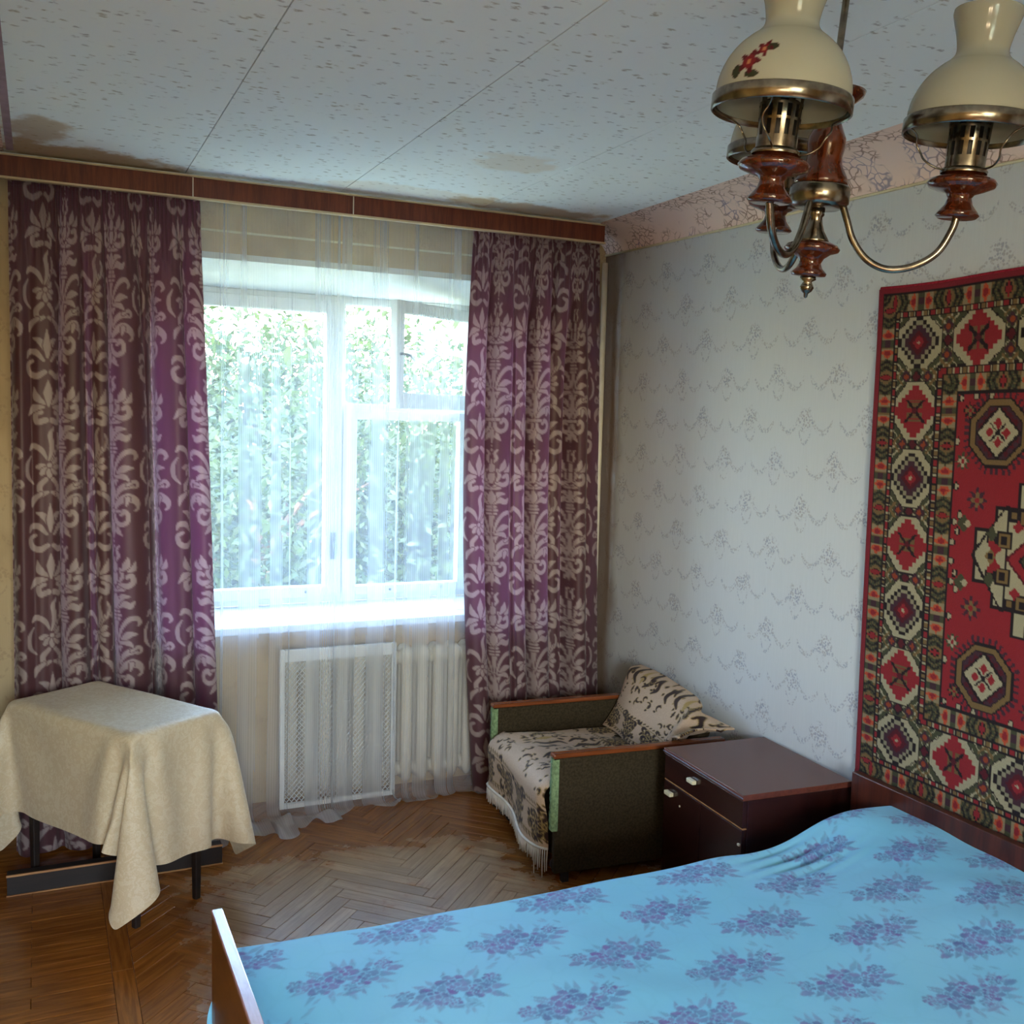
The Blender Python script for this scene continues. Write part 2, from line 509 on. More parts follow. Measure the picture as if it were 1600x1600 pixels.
def rug_colors(U, V, LU=2.0, LV=1.52):
    """U, V arrays of metres on the rug; returns (.., 3) linear colours"""
    red, dred = np.array(S(150, 36, 44)[:3]), np.array(S(92, 22, 34)[:3])
    cream, green = np.array(S(178, 168, 136)[:3]), np.array(S(74, 76, 52)[:3])
    dark, tan = np.array(S(36, 26, 30)[:3]), np.array(S(128, 102, 62)[:3])
    orange, plum = np.array(S(196, 84, 50)[:3]), np.array(S(70, 40, 52)[:3])
    P = 0.0042                                                   # one knot
    u = (np.floor(U / P) + .5) * P
    v = (np.floor(V / P) + .5) * P
    C = np.zeros(U.shape + (3,)); C[:] = red
    def put(m, c): C[m] = c
    e = np.minimum(np.minimum(u, LU - u), np.minimum(v, LV - v))
    horiz = np.minimum(v, LV - v) <= np.minimum(u, LU - u)          # lower and upper bands
    s = np.where(horiz, u, v)
    L = np.where(horiz, LU, LV)
    # field ------------------------------------------------------------
    du, dv = np.abs(u - LU / 2), np.abs(v - LV / 2)
    # central medallion: cream stepped ground with dark line, diamond inside
    st = .066
    def steps(g, lim):
        a, b = np.maximum(du - g, 0), np.maximum(dv - g, 0)
        return (np.floor(a / st) * st + np.floor(b / st) * st < .530) & (dv < lim)
    put(steps(.0085, .458), dark)
    med = steps(0, .45)
    put(med, cream)
    edge_tip = (du > .50) & (du + dv * .7 < .60) & (dv < .13)
    put((du > .49) & (du + dv * .75 < .612) & (dv < .142), dark); put(edge_tip, cream)
    dm = du + dv
    put(dm < .500, dred); put(dm < .488, red); put(dm < .462, dark); put(dm < .452, green)
    put((dm < .452) & (np.mod(du - dv, .05) < .012) & (dm > .43), tan)
    put(dm < .405, red); put(dm < .372, dark); put((dm < .362) & (np.mod(du * 1.0, .024) < .014), cream); put(dm < .346, plum)
    put((dm < .30) & (np.mod(du + dv, .07) < .035), dred); put(dm < .12, cream); put(dm < .08, red)
    # dark squares and red tulips on the cream steps
    for k in range(7):
        for sx in (-1, 1):
            for sy in (-1, 1):
                cu, cv = LU / 2 + sx * (.505 - k * st), LV / 2 + sy * (.048 + k * st)
                a, b = np.abs(u - cu), np.abs(v - cv)
                put(med & (dm > .505) & (a < .024) & (b < .024), dark)
                put(med & (dm > .505) & (a < .018) & (b < .018), tan)
                put(med & (dm > .505) & (a < .010) & (b < .010), dark)
                cu2, cv2 = cu + sx * .040, cv + sy * .004
                a, b = np.abs(u - cu2), np.abs(v - cv2)
                put(med & (a < .015) & (b < .015), dark); put(med & (a < .008) & (b < .008), tan)
                cu3, cv3 = cu + sx * .026, cv - sy * .026
                put(med & (dm > .51) & (np.abs(u - cu3) + np.abs(v - cv3) < .018), red)
    for sy in (-1, 1):
        a, b = np.abs(du - .545), np.abs(v - LV / 2 - sy * .062)
        put((a * 1.4 + b < .024), green); put((a < .010) & (np.abs(v - LV / 2 - sy * .034) < .008), red)
    put((np.abs(du - .545) * 1.2 + dv < .022), tan); put((np.abs(du - .545) < .008) & (dv < .010), dark)
    # octagon rosettes
    for sx in (-1, 1):
        for sy in (-1, 1):
            cu, cv = LU / 2 + sx * .545, LV / 2 + sy * .335
            a, b = np.abs(u - cu), np.abs(v - cv)
            o = np.maximum(np.maximum(a, b), (a + b) * .72)
            ang = np.arctan2(v - cv, u - cu)
            put((o < .112) & (np.mod(ang * 9 / PI * 2, 1) < .45), plum)
            put(o < .094, dark); put(o < .088, tan); put(o < .074, dark)
            put(o < .070, dred); put((o < .070) & (o > .058 + .008 * (np.mod(ang * 8 / PI * 1.0, 1) < .5)), plum)
            d = a + b
            put(d < .074, dark); put(d < .064, cream)
            for pu, pv in ((.026, 0), (-.026, 0), (0, .026), (0, -.026)):
                put(np.abs(u - cu - pu) + np.abs(v - cv - pv) < .015, red)
            put((np.abs(a - b) < .004) & (d < .050), dark); put(d < .010, dark)
    def flower(cu, cv, r, c1, c2):
        a, b = u - cu, v - cv
        rr = np.hypot(a, b); an = np.arctan2(b, a)
        put(rr < r * (.72 + .28 * np.cos(an * 8)), c1)
        put(rr < r * .62 * (.75 + .25 * np.cos(an * 4)), c2)
        put(rr < r * .22, red)
    for sx in (-1, 1):
        for sy in (-1, 1):
            X = lambda q: LU / 2 + sx * q
            Y = lambda q: LV / 2 + sy * q
            flower(X(.600), Y(.150), .034, plum, tan)
            flower(X(.655), Y(.255), .026, green, cream)
            flower(X(.640), Y(.395), .024, dark, tan)
            flower(X(.400), Y(.395), .030, plum, tan)
            flower(X(.300), Y(.300), .030, green, cream)
            flower(X(.180), Y(.400), .030, plum, cream)
            for q, w in ((.655, .105), (.672, .085), (.660, .060), (.674, .028), (.672, .185), (.676, .31), (.672, .43), (.62, .435), (.57, .437), (.45, .437)):
                put((u - X(q)) ** 2 + ((v - Y(w)) * .8) ** 2 < .0095 ** 2, dark); put((u - X(q)) ** 2 + ((v - Y(w)) * .8) ** 2 < .0065 ** 2, cream)
            put((np.abs(u - X(.638)) + np.abs(v - Y(.082)) < .026), green); put((np.abs(u - X(.626)) + np.abs(v - Y(.082)) < .011), cream)
    # borders ----------------------------------------------------------
    put(e < .318, dark)
    def barber(lo, hi):
        m = (e >= lo) & (e < hi)
        put(m, dark)
        q = np.mod(s, .050)
        mid = (e > lo + .004) & (e < hi - .004) & m
        put(mid & (q < .017), red); put(mid & (q > .021) & (q < .025), cream); put(mid & (q > .028) & (q < .040), tan); put(mid & (q > .043) & (q < .047), cream)
    def guard(lo, hi, ph):
        m = (e >= lo) & (e < hi)
        put(m, tan)
        c = (lo + hi) / 2; h = (hi - lo) / 2
        t = np.abs(e - c) / h
        per = .198
        q = np.mod(s - ph, per)
        q = np.minimum(q, per - q)                       # mirror: 0 .. .099
        put(m & (q < .010), green); put(m & (q < .010) & (t < .4), plum)
        put(m & (q > .012) & (q < .046), cream * .45 + tan * .55)
        put(m & (q > .017) & (t < 1 - np.abs(q - .026) / .017), orange); put(m & (q > .020) & (t < .55 - np.abs(q - .027) / .02), red)
        for a in (.050, .068):
            put(m & (np.abs(q - a - t * .014) < .008), green)
            put(m & (np.abs(q - a - t * .014) < .003), dark)
        put(m & (q > .088) & (t + np.abs(q - .099) / .014 < 1), dark); put(m & (q > .090) & (t + np.abs(q - .099) / .009 < 1), red)
        put(m & (t > .9), dark)
    guard(.018, .072, .165)
    barber(.072, .090)
    m = (e >= .090) & (e < .240)
    put(m, green)
    put(m & ((e < .094) | (e > .236)), dark)
    n_ = np.where(horiz, 8, 6)
    per = (L - .33) / n_
    k = np.clip(np.round((s - .165) / per), 0, n_)
    ds = np.abs(s - .165 - k * per)
    de = np.abs(e - .165)
    # stripes and knots between the medallions
    between = np.abs(ds - per / 2)
    put(m & (np.mod(de - between + .2, .026) < .006) & (between < .045) & (de > .016), cream)
    put(m & (np.mod(de + between + .2, .030) < .010) & (between < .024), tan)
    put(m & (de + between < .022), dark); put(m & (de + between < .015), dred)
    put(m & (np.abs(de - .040) + between < .020), plum); put(m & (np.abs(de - .040) + between < .011), orange * .6)
    # medallion: cream octagon, stepped dark or red centre
    corner = (np.abs(e - .165) < .08) & (np.minimum(np.abs(u - .165), np.abs(u - LU + .165)) < .085) & (np.minimum(np.abs(v - .165), np.abs(v - LV + .165)) < .085)
    cu = np.where(u < LU / 2, .165, LU - .165); cv = np.where(v < LV / 2, .165, LV - .165)
    ds = np.where(corner, np.abs(u - cu), ds); de = np.where(corner, np.abs(v - cv), de)
    mm = m | (corner & (e > .088) & (e < .245))
    o = np.maximum(np.maximum(ds * .86, de), (ds * .86 + de) * .70)
    put(mm & (o < .075), dark); put(mm & (o < .072), cream)
    odd = np.mod(k, 2) == 1
    sdm = np.floor(ds / .0126) * .0126 + np.floor(de / .0126) * .0126
    put(mm & (sdm < .074), dark)
    put(mm & (sdm < .060) & ~odd, cream * .7); put(mm & (sdm < .050) & ~odd, dark); put(mm & (sdm < .043) & ~odd, plum)
    put(mm & (ds + de < .038) & ~odd, dred); put(mm & (ds + de < .022) & ~odd, red); put(mm & (ds + de < .007) & ~odd, cream)
    put(mm & (sdm < .064) & odd, red)
    put(mm & (ds < .030) & (de < .030) & (np.mod(ds * 1.0, .022) > .006) & odd, tan * .8)
    put(mm & (np.abs(ds - de) < .007) & (ds < .034) & odd, dark); put(mm & (ds + de < .012) & odd, dred)
    barber(.240, .262)
    guard(.262, .312, .165)
    put((e >= .312) & (e < .318), dark)
    put(e < .018, np.array(S(140, 36, 48)[:3]))
    return C * 0.72

# ------------------------------------------------------------------ materials
def m_wallpaper(name, paper, ink, ink2, axis='y', strength=0.55, pitch=(0.295, 0.15), streak=0.06, dots=120.0, yphase=0.0, zphase=0.0):
    t = NT(name)
    px_, py_, pz_ = t.xyz(t.pos())
    a = py_ if axis == 'y' else px_
    a = t.math('ADD', a, yphase)
    z = t.math('ADD', pz_, zphase)
    row = t.math('FLOOR', t.math('DIVIDE', z, pitch[1]))
    half = t.math('MULTIPLY', t.math('FLOORED_MODULO', row, 2.0), 0.5)
    cu = t.math('ADD', t.math('DIVIDE', a, pitch[0]), half)
    fu = t.math('MULTIPLY', t.math('SUBTRACT', t.math('FRACT', cu), 0.5), pitch[0])
    fv = t.math('MULTIPLY', t.math('SUBTRACT', t.math('FRACT', t.math('DIVIDE', z, pitch[1])), 0.5), pitch[1])
    v = t.comb(a, z, 0)
    warp = t.n('VectorMath', {0: v, 1: t.n('VectorMath', {0: t.n('TexNoise', {'Vector': v, 'Scale': 35.0}).outputs['Color'], 'Scale': 0.012}, operation='SCALE').outputs[0]}, operation='ADD').outputs[0]
    f1 = t.vor(warp, dots).outputs['Distance']
    leaf = t.math('SUBTRACT', 1.0, t.sm(f1, 0.38, 0.60))
    fv1 = t.math('SUBTRACT', fv, 0.012)
    r = t.math('SQRT', t.math('ADD', t.math('MULTIPLY', fu, fu), t.math('MULTIPLY', fv1, fv1)))
    r = t.math('ADD', r, t.math('MULTIPLY', t.math('SUBTRACT', t.noise(v, 34.0, 2), 0.5), 0.075))
    core = t.math('SUBTRACT', 1.0, t.sm(r, 0.026, 0.046))
    fluff = t.math('MULTIPLY', core, t.math('MULTIPLY', leaf, 1.0))
    # garlands hanging between the bunches, and a small drop below each bunch
    gar = t.math('SUBTRACT', t.math('MULTIPLY', t.math('MULTIPLY', t.math('SUBTRACT', t.math('ABSOLUTE', fu), 0.085), t.math('SUBTRACT', t.math('ABSOLUTE', fu), 0.085)), 16.0), 0.032)
    gm = t.math('SUBTRACT', 1.0, t.sm(t.math('ABSOLUTE', t.math('SUBTRACT', fv, gar)), 0.006, 0.014))
    gm = t.math('MULTIPLY', gm, t.math('LESS_THAN', t.math('ABSOLUTE', t.math('SUBTRACT', t.math('ABSOLUTE', fu), 0.080)), 0.052))
    dr = t.math('SUBTRACT', t.math('MULTIPLY', t.math('MULTIPLY', fu, fu), 45.0), 0.070)
    dm = t.math('SUBTRACT', 1.0, t.sm(t.math('ABSOLUTE', t.math('SUBTRACT', fv, dr)), 0.005, 0.012))
    dm = t.math('MULTIPLY', dm, t.math('LESS_THAN', t.math('ABSOLUTE', fu), 0.030))
    lines = t.math('MULTIPLY', t.math('MULTIPLY', t.math('MAXIMUM', gm, dm), leaf), 0.8)
    mask = t.math('MULTIPLY', t.math('MAXIMUM', fluff, lines), strength, clamp=True)
    hue = t.noise(v, 45.0, 2)
    inkc = t.mix(t.sm(hue, 0.42, 0.58), ink, ink2)
    st = t.noise(t.map(v, (220, 9, 1)), 1.0, 2)
    fade = t.noise(v, 1.1, 3)
    base = t.mix(t.math('MULTIPLY', t.sm(st, 0.3, 0.7), streak), paper, tuple(c * 0.45 for c in paper[:3]) + (1,))
    base = t.mix(t.math('MULTIPLY', t.sm(fade, 0.4, 0.75), 0.16), base, tuple(paper[i] * (0.86, 0.80, 0.72)[i] for i in range(3)) + (1,))
    return t, t.mix(mask, base, inkc), v, st

def mat_wall_right():
    t, c, v, st = m_wallpaper('floral_wallpaper', S(190, 194, 196), S(112, 114, 140), S(140, 130, 130), 'y', 0.56, yphase=0.222, zphase=-0.037 + 0.15)
    # damp brown stain running down the corner by the curtain
    x, y, z = t.xyz(t.pos())
    n = t.noise(t.map(v, (6, 3, 1)), 1.0, 4)
    edge = t.sm(t.math('ADD', y, t.math('MULTIPLY', t.math('SUBTRACT', n, 0.5), 0.16)), 3.90, 4.03)
    c = t.mix(t.math('MULTIPLY', edge, 0.88), c, S(110, 82, 52))
    return t.done(t.bsdf(c, 0.75, 0, t.bump(st, 0.08, 0.002), 0.25))

def mat_wall_window():
    t, c, v, st = m_wallpaper('aged_wallpaper', S(186, 164, 128), S(150, 128, 104), S(160, 136, 108), 'x', 0.4, dots=90)
    n = t.noise(t.map(v, (5, 2.5, 1)), 1.0, 5)
    c = t.mix(t.math('MULTIPLY', t.sm(n, 0.45, 0.75), 0.45), c, S(128, 98, 62))
    return t.done(t.bsdf(c, 0.8, 0, None, 0.2))

def mat_wall_left():
    t, c, v, st = m_wallpaper('yellow_wallpaper', S(190, 160, 100), S(150, 120, 80), S(160, 130, 90), 'y', 0.4)
    return t.done(t.bsdf(c, 0.8, 0, None, 0.2))

def mat_cove():
    t = NT('cove_wallpaper')
    p = t.pos()
    w = t.n('VectorMath', {0: p, 1: t.n('VectorMath', {0: t.n('TexNoise', {'Vector': p, 'Scale': 14.0}).outputs['Color'], 'Scale': 0.05}, operation='SCALE').outputs[0]}, operation='ADD').outputs[0]
    ed = t.vor(w, 34, 'DISTANCE_TO_EDGE').outputs['Distance']
    curl = t.math('SUBTRACT', 1.0, t.sm(ed, 0.02, 0.10))
    gate = t.sm(t.noise(p, 9.0, 2), 0.40, 0.52)
    mk = t.math('MULTIPLY', t.math('MULTIPLY', curl, gate), 0.75)
    lil = t.sm(t.noise(p, 5.0, 1), 0.56, 0.66)
    c = t.mix(mk, S(224, 200, 190), t.mix(lil, S(124, 92, 78), S(120, 112, 140)))
    return t.done(t.bsdf(c, 0.75, 0, None, 0.25))

def mat_ceiling():
    t = NT('ceiling_paper')
    p = t.pos()
    x, y, z = t.xyz(p)
    w = t.n('VectorMath', {0: p, 1: t.n('VectorMath', {0: t.n('TexNoise', {'Vector': p, 'Scale': 60.0}).outputs['Color'], 'Scale': 0.018}, operation='SCALE').outputs[0]}, operation='ADD').outputs[0]
    d = t.vor(t.map(w, (24, 44, 0)), 1.0, 'F1', 0.85).outputs['Distance']
    mk = t.math('SUBTRACT', 1.0, t.sm(d, 0.16, 0.34))
    brk = t.sm(t.noise(t.map(p, (70, 160, 1)), 1.0, 2), 0.38, 0.55)
    mk = t.math('MULTIPLY', t.math('MULTIPLY', mk, brk), 0.62)
    hue = t.sm(t.noise(p, 7.0, 1), 0.45, 0.6)
    c = t.mix(mk, S(232, 242, 246), t.mix(hue, S(134, 136, 146), S(146, 140, 126)))
    # water stains where the roof has leaked by the window
    n = t.noise(t.map(p, (5, 5, 1)), 1.0, 6, 0.62)
    def blob(cx, cy, rx, ry):
        a = t.math('DIVIDE', t.math('SUBTRACT', x, cx), rx)
        b = t.math('DIVIDE', t.math('SUBTRACT', y, cy), ry)
        return t.math('SUBTRACT', 1.0, t.math('SQRT', t.math('ADD', t.math('MULTIPLY', a, a), t.math('MULTIPLY', b, b))))
    def stain(cx, cy, rx, ry, lo=0.30, hi=0.46):
        return t.sm(t.math('ADD', t.math('MULTIPLY', blob(cx, cy, rx, ry), 0.55), t.math('MULTIPLY', t.math('SUBTRACT', n, 0.5), 0.9)), lo - 0.16, hi - 0.16)
    k = t.math('MAXIMUM', t.math('MULTIPLY', stain(0.10, 3.80, 0.55, 0.22), 0.85), t.math('MULTIPLY', stain(0.02, 3.50, 0.16, 0.26), 0.65))
    k = t.math('MAXIMUM', k, t.math('MULTIPLY', stain(1.85, 3.78, 0.55, 0.14), 0.75))
    k2 = t.math('MULTIPLY', stain(1.45, 3.15, 0.22, 0.20), 0.30)
    k2 = t.math('MAXIMUM', k2, t.math('MULTIPLY', stain(1.25, 3.78, 0.6, 0.2), 0.30))
    c = t.mix(k2, c, S(206, 172, 126))
    c = t.mix(k, c, S(172, 140, 92))
    return t.done(t.bsdf(c, 0.8, 0, t.bump(t.noise(p, 120, 2), 0.05, 0.002), 0.2))

def mat_parquet(stuff=False):
    t = NT('parquet_far' if stuff else 'parquet')
    p = t.pos()
    x, y, z = t.xyz(p)
    if stuff:
        rnd = t.n('NewGeometry').outputs['Random Per Island']
        g = t.map(p, (12, 12, 1))
    else:
        rnd = t.n('ObjectInfo').outputs['Random']
        off = t.n('VectorMath', {0: t.comb(rnd, rnd, rnd), 'Scale': 37.0}, operation='SCALE').outputs[0]
        g = t.map(t.n('VectorMath', {0: t.obj(), 1: off}, operation='ADD').outputs[0], (6, 70, 1))
    grain = t.noise(g, 1.0, 5, 0.6, 0.4)
    var = t.mix(t.sm(grain, 0.3, 0.7), S(118, 68, 24), S(160, 100, 42))
    var = t.mix(t.math('MULTIPLY', rnd, 0.45), var, S(104, 58, 22))
    bare = t.mix(t.sm(grain, 0.3, 0.7), S(158, 128, 92), S(188, 160, 122))
    bare = t.mix(t.math('MULTIPLY', rnd, 0.55), bare, S(126, 98, 66))
    n1 = t.noise(p, 3.2, 5, 0.62)
    n2 = t.noise(t.map(p, (9, 9, 1)), 1.0, 4, 0.6)
    n3 = t.noise(t.map(p, (26, 26, 1)), 1.0, 3, 0.6)
    walk = t.math('MULTIPLY', t.sm(x, 0.20, 0.60), t.math('SUBTRACT', 1.0, t.sm(y, 3.35, 3.75)))
    walk = t.math('MULTIPLY', walk, t.math('SUBTRACT', 1.0, t.math('MULTIPLY', t.sm(x, 1.35, 1.75), 0.8)))
    wsum = t.math('ADD', t.math('ADD', t.math('MULTIPLY', n1, 0.6), t.math('MULTIPLY', n2, 0.4)), t.math('MULTIPLY', t.math('SUBTRACT', walk, 0.55), 0.34))
    wsum = t.math('ADD', wsum, t.math('MULTIPLY', t.math('SUBTRACT', rnd, 0.5), 0.05))
    worn = t.math('MULTIPLY', t.math('ADD', t.math('MULTIPLY', t.sm(wsum, 0.40, 0.72), 0.62), t.math('MULTIPLY', t.sm(t.math('ADD', wsum, t.math('MULTIPLY', t.math('SUBTRACT', n3, 0.5), 0.40)), 0.52, 0.58), 0.38)), 0.88)
    c = t.mix(worn, var, bare)
    rough = t.math('ADD', 0.24, t.math('MULTIPLY', worn, 0.20))
    return t.done(t.bsdf(c, rough, 0, t.bump(grain, 0.10, 0.002), 0.5))

def mat_curtain():
    t = NT('damask_satin')
    k = t.n('Attribute', attribute_name='motif').outputs['Fac']
    weave = t.noise(t.map(t.obj(), (900, 60, 900)), 1.0, 1)
    ground = t.mix(t.math('MULTIPLY', weave, 0.3), S(86, 54, 58), S(72, 44, 48))
    motif = t.mix(t.math('MULTIPLY', weave, 0.3), S(160, 142, 138), S(142, 124, 120))
    c = t.mix(k, ground, motif)
    p = t.bsdf(c, 0.48, 0, None, 0.4, sheen=0.15)
    tr = t.n('BsdfTranslucent', {'Color': t.mix(k, S(132, 66, 100), S(164, 124, 142))}).outputs[0]
    return t.done(t.mixs(0.22, p, tr))

def mat_sheer():
    t = NT('sheer_voile')
    s = t.n('Attribute', attribute_name='cloth_u').outputs['Fac']
    fine = t.math('SINE', t.math('MULTIPLY', s, 2 * PI / 0.0085))
    slub = t.noise(t.comb(t.math('MULTIPLY', s, 150.0), 0.0, 0.0), 1.0, 2)
    band = t.sm(t.noise(t.comb(t.math('MULTIPLY', s, 11.0), 3.7, 0.0), 1.0, 1), 0.52, 0.62)
    lay = t.n('Attribute', attribute_name='layers').outputs['Fac']
    k = t.math('ADD', t.math('MULTIPLY', fine, 0.03), t.math('MULTIPLY', t.math('SUBTRACT', slub, 0.5), 0.09))
    k = t.math('ADD', k, t.math('ADD', t.math('MULTIPLY', band, 0.09), lay))
    f = t.math('ADD', 0.26, k, clamp=True)
    fab = t.mixs(0.40, t.n('BsdfDiffuse', {'Color': (0.74, 0.77, 0.82, 1)}).outputs[0], t.n('BsdfTranslucent', {'Color': (0.56, 0.62, 0.70, 1)}).outputs[0])
    return t.done(t.mixs(f, t.n('BsdfTransparent', {'Color': (1, 1, 1, 1)}).outputs[0], fab))

def mat_glass():
    t = NT('window_glass')
    fc = t.n('LayerWeight', {'Blend': 0.5}).outputs['Facing']
    fr = t.math('ADD', 0.04, t.math('MULTIPLY', 0.9, t.math('POWER', fc, 5.0)))
    return t.done(t.mixs(fr, t.n('BsdfTransparent', {'Color': (0.95, 0.97, 0.96, 1)}).outputs[0], t.n('BsdfGlossy', {'Roughness': 0.02}).outputs[0]))

def mat_pattern(name, rough=0.9, bump=0.25, bscale=400, sheen=0.0, spec=0.15):
    t = NT(name)
    c = t.n('Attribute', attribute_name='pattern').outputs['Color']
    nz = t.noise(t.pos(), bscale, 2)
    c = t.mix(t.math('MULTIPLY', t.sm(nz, 0.3, 0.7), 0.22), c, (0.01, 0.01, 0.01, 1))
    return t.done(t.bsdf(c, rough, 0, t.bump(nz, bump, 0.003), spec, sheen=sheen))

def mat_bedspread():
    t = NT('bedspread_print')
    x, y, z = t.xyz(t.pos())
    v = t.comb(x, y, 0)
    wn = t.n('TexNoise', {'Vector': v, 'Scale': 22.0, 'Detail': 2.0}).outputs['Color']
    warp = t.n('VectorMath', {0: v, 1: t.n('VectorMath', {0: wn, 'Scale': 0.05}, operation='SCALE').outputs[0]}, operation='ADD').outputs[0]
    fl = t.n('Attribute', attribute_name='motif').outputs['Fac']
    ink = t.mix(t.sm(t.noise(v, 26.0, 2), 0.42, 0.58), S(104, 84, 158), S(72, 92, 152))
    base = t.mix(t.sm(t.noise(v, 2.0, 3), 0.35, 0.65), S(112, 188, 222), S(124, 196, 230))
    # faint tone-on-tone blossoms between the bunches
    d2 = t.vor(t.map(warp, (9, 9, 1)), 1.0, 'DISTANCE_TO_EDGE').outputs['Distance']
    base = t.mix(t.math('MULTIPLY', t.math('SUBTRACT', 1.0, t.sm(d2, 0.01, 0.05)), 0.04), base, S(70, 130, 165))
    c = t.mix(t.math('MULTIPLY', fl, t.math('ADD', 0.72, t.math('MULTIPLY', t.noise(v, 60.0, 2), 0.5)), clamp=True), base, ink)
    q = t.noise(t.map(v, (7, 4, 1)), 1.0, 4, 0.55)
    cr = t.vor(t.map(warp, (3.2, 2.2, 1)), 1.0, 'DISTANCE_TO_EDGE').outputs['Distance']
    crease = t.math('SUBTRACT', 1.0, t.sm(cr, 0.0, 0.03))
    h = t.math('ADD', t.math('MULTIPLY', q, 0.7), t.math('MULTIPLY', crease, 0.05))
    return t.done(t.bsdf(c, 0.75, 0, t.bump(h, 0.22, 0.02), 0.25, sheen=0.1))

def mat_tablecloth():
    t = NT('cream_jacquard')
    o = t.pos()
    w = t.noise(o, 42.0, 4, 0.6, 1.5)
    k = t.sm(w, 0.47, 0.55)
    th = t.noise(t.map(o, (300, 300, 300)), 1.0, 2)
    c = t.mix(k, S(206, 188, 156), S(214, 200, 172))
    c = t.mix(t.math('MULTIPLY', t.sm(th, 0.35, 0.65), 0.25), c, S(176, 160, 124))
    r = t.math('SUBTRACT', 0.62, t.math('MULTIPLY', k, 0.14))
    p = t.bsdf(c, r, 0, t.bump(t.math('ADD', th, t.math('MULTIPLY', k, .6)), 0.12, 0.002), 0.4, sheen=0.2)
    return t.done(t.mixs(0.10, p, t.n('BsdfTranslucent', {'Color': S(220, 200, 160)}).outputs[0]))

def mat_opal(pattern=False):
    t = NT('opal_glass_decal' if pattern else 'opal_glass')
    base = S(176, 180, 168)
    c = base
    if pattern:
        a = t.n('Attribute', attribute_name='pattern')
        c = t.mix(t.n('Attribute', attribute_name='decal').outputs['Fac'], base, a.outputs['Color'])
    p = t.bsdf(c, 0.14, 0, None, 0.5)
    return t.done(t.mixs(0.22, p, t.n('BsdfTranslucent', {'Color': c}).outputs[0]))

def mat_brass():
    t = NT('aged_brass')
    n = t.noise(t.obj(), 60, 4)
    c = t.mix(t.sm(n, 0.35, 0.65), S(116, 110, 100), S(148, 142, 130))
    return t.done(t.bsdf(c, t.math('ADD', 0.16, t.math('MULTIPLY', n, 0.14)), 1.0))

def mat_leaf():
    t = NT('leaves')
    rnd = t.n('NewGeometry').outputs['Random Per Island']
    c = t.mix(rnd, S(20, 38, 18), S(44, 62, 28))
    p = t.bsdf(c, 0.55, 0, None, 0.3)
    return t.done(t.mixs(0.35, p, t.n('BsdfTranslucent', {'Color': t.mix(rnd, S(36, 58, 22), S(72, 84, 32))}).outputs[0]))

M = {}
M['wall_right'] = mat_wall_right()
M['wall_window'] = mat_wall_window()
M['wall_left'] = mat_wall_left()
M['cove'] = mat_cove()
M['ceiling'] = mat_ceiling()
M['parquet'] = mat_parquet()
M['parquet_far'] = mat_parquet(True)
M['screed'] = plain('dark_screed', S(30, 22, 16), 0.9, noise=0.3)
M['curtain'] = mat_curtain()
M['sheer'] = mat_sheer()
M['glass'] = mat_glass()
M['bedspread'] = mat_bedspread()
M['tablecloth'] = mat_tablecloth()
M['opal'] = mat_opal()
M['opal_decal'] = mat_opal(True)
M['brass'] = mat_brass()
M['rug'] = mat_pattern('wool_pile', 0.95, 0.5, 500, sheen=0.05)
M['throw'] = mat_pattern('plush_throw', 0.65, 0.2, 300, sheen=0.08, spec=0.2)
M['leaf'] = mat_leaf()
M['white_paint'] = plain('white_paint', S(214, 218, 216), 0.35, noise=0.05, nscale=12)
M['plaster'] = plain('white_plaster', S(206, 210, 204), 0.7, noise=0.06, nscale=8)
M['radiator'] = plain('cream_enamel', S(206, 200, 182), 0.4, noise=0.06, nscale=15)
M['trim_cord'] = plain('cream_cord', S(206, 196, 160), 0.6, noise=0.05)
M['lilac_tape'] = plain('lilac_tape', S(150, 128, 140), 0.7, noise=0.15, nscale=20)
M['pelmet'] = wood('pelmet_veneer', S(84, 32, 15), S(112, 50, 26), 0.6, (60, 60, 5))
M['pelmet_strip'] = plain('pale_edge_strip', S(190, 172, 138), 0.45, noise=0.05)
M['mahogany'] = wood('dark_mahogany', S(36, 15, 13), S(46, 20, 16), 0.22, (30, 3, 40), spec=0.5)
M['mahogany_top_sheen'] = wood('mahogany_top_sheen', S(82, 42, 32), S(98, 52, 40), 0.26, (30, 3, 40), spec=0.5)  # lighter than the body: the wall's reflection is put into the colour
M['headboard'] = wood('headboard_veneer', S(48, 20, 13), S(78, 35, 22), 0.3, (40, 30, 3))
M['footboard'] = wood('footboard_veneer', S(96, 58, 26), S(124, 80, 38), 0.35, (40, 3, 12))
M['footboard_edge'] = wood('lacquer_edge_reflection', S(150, 112, 116), S(176, 140, 142), 0.22, (40, 6, 40), spec=0.8)  # pale lilac paints the window's reflection on the lacquer
M['arm_wood'] = wood('varnished_rail', S(96, 48, 22), S(130, 68, 32), 0.25, (3, 40, 40))
M['olive'] = plain('olive_upholstery', S(54, 46, 32), 0.95, noise=0.25, nscale=120, bump=0.3, spec=0.1)
M['green_edge'] = plain('frayed_green_edge', S(112, 134, 96), 0.95, noise=0.3, nscale=90, bump=0.5, spec=0.1)
M['fringe'] = plain('white_fringe', S(206, 200, 188), 0.8, noise=0.1)
M['black'] = plain('black_rubber', S(18, 17, 17), 0.5, noise=0.2)
M['dark_wood'] = wood('dark_plank', S(22, 15, 12), S(34, 22, 16), 0.6, (3, 40, 40))
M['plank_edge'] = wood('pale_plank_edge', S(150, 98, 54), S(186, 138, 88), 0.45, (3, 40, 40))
M['ivory'] = plain('ivory_plastic', S(206, 196, 160), 0.35, noise=0.05)
M['steel'] = plain('dull_steel', S(120, 124, 130), 0.35, 0.8, noise=0.1)
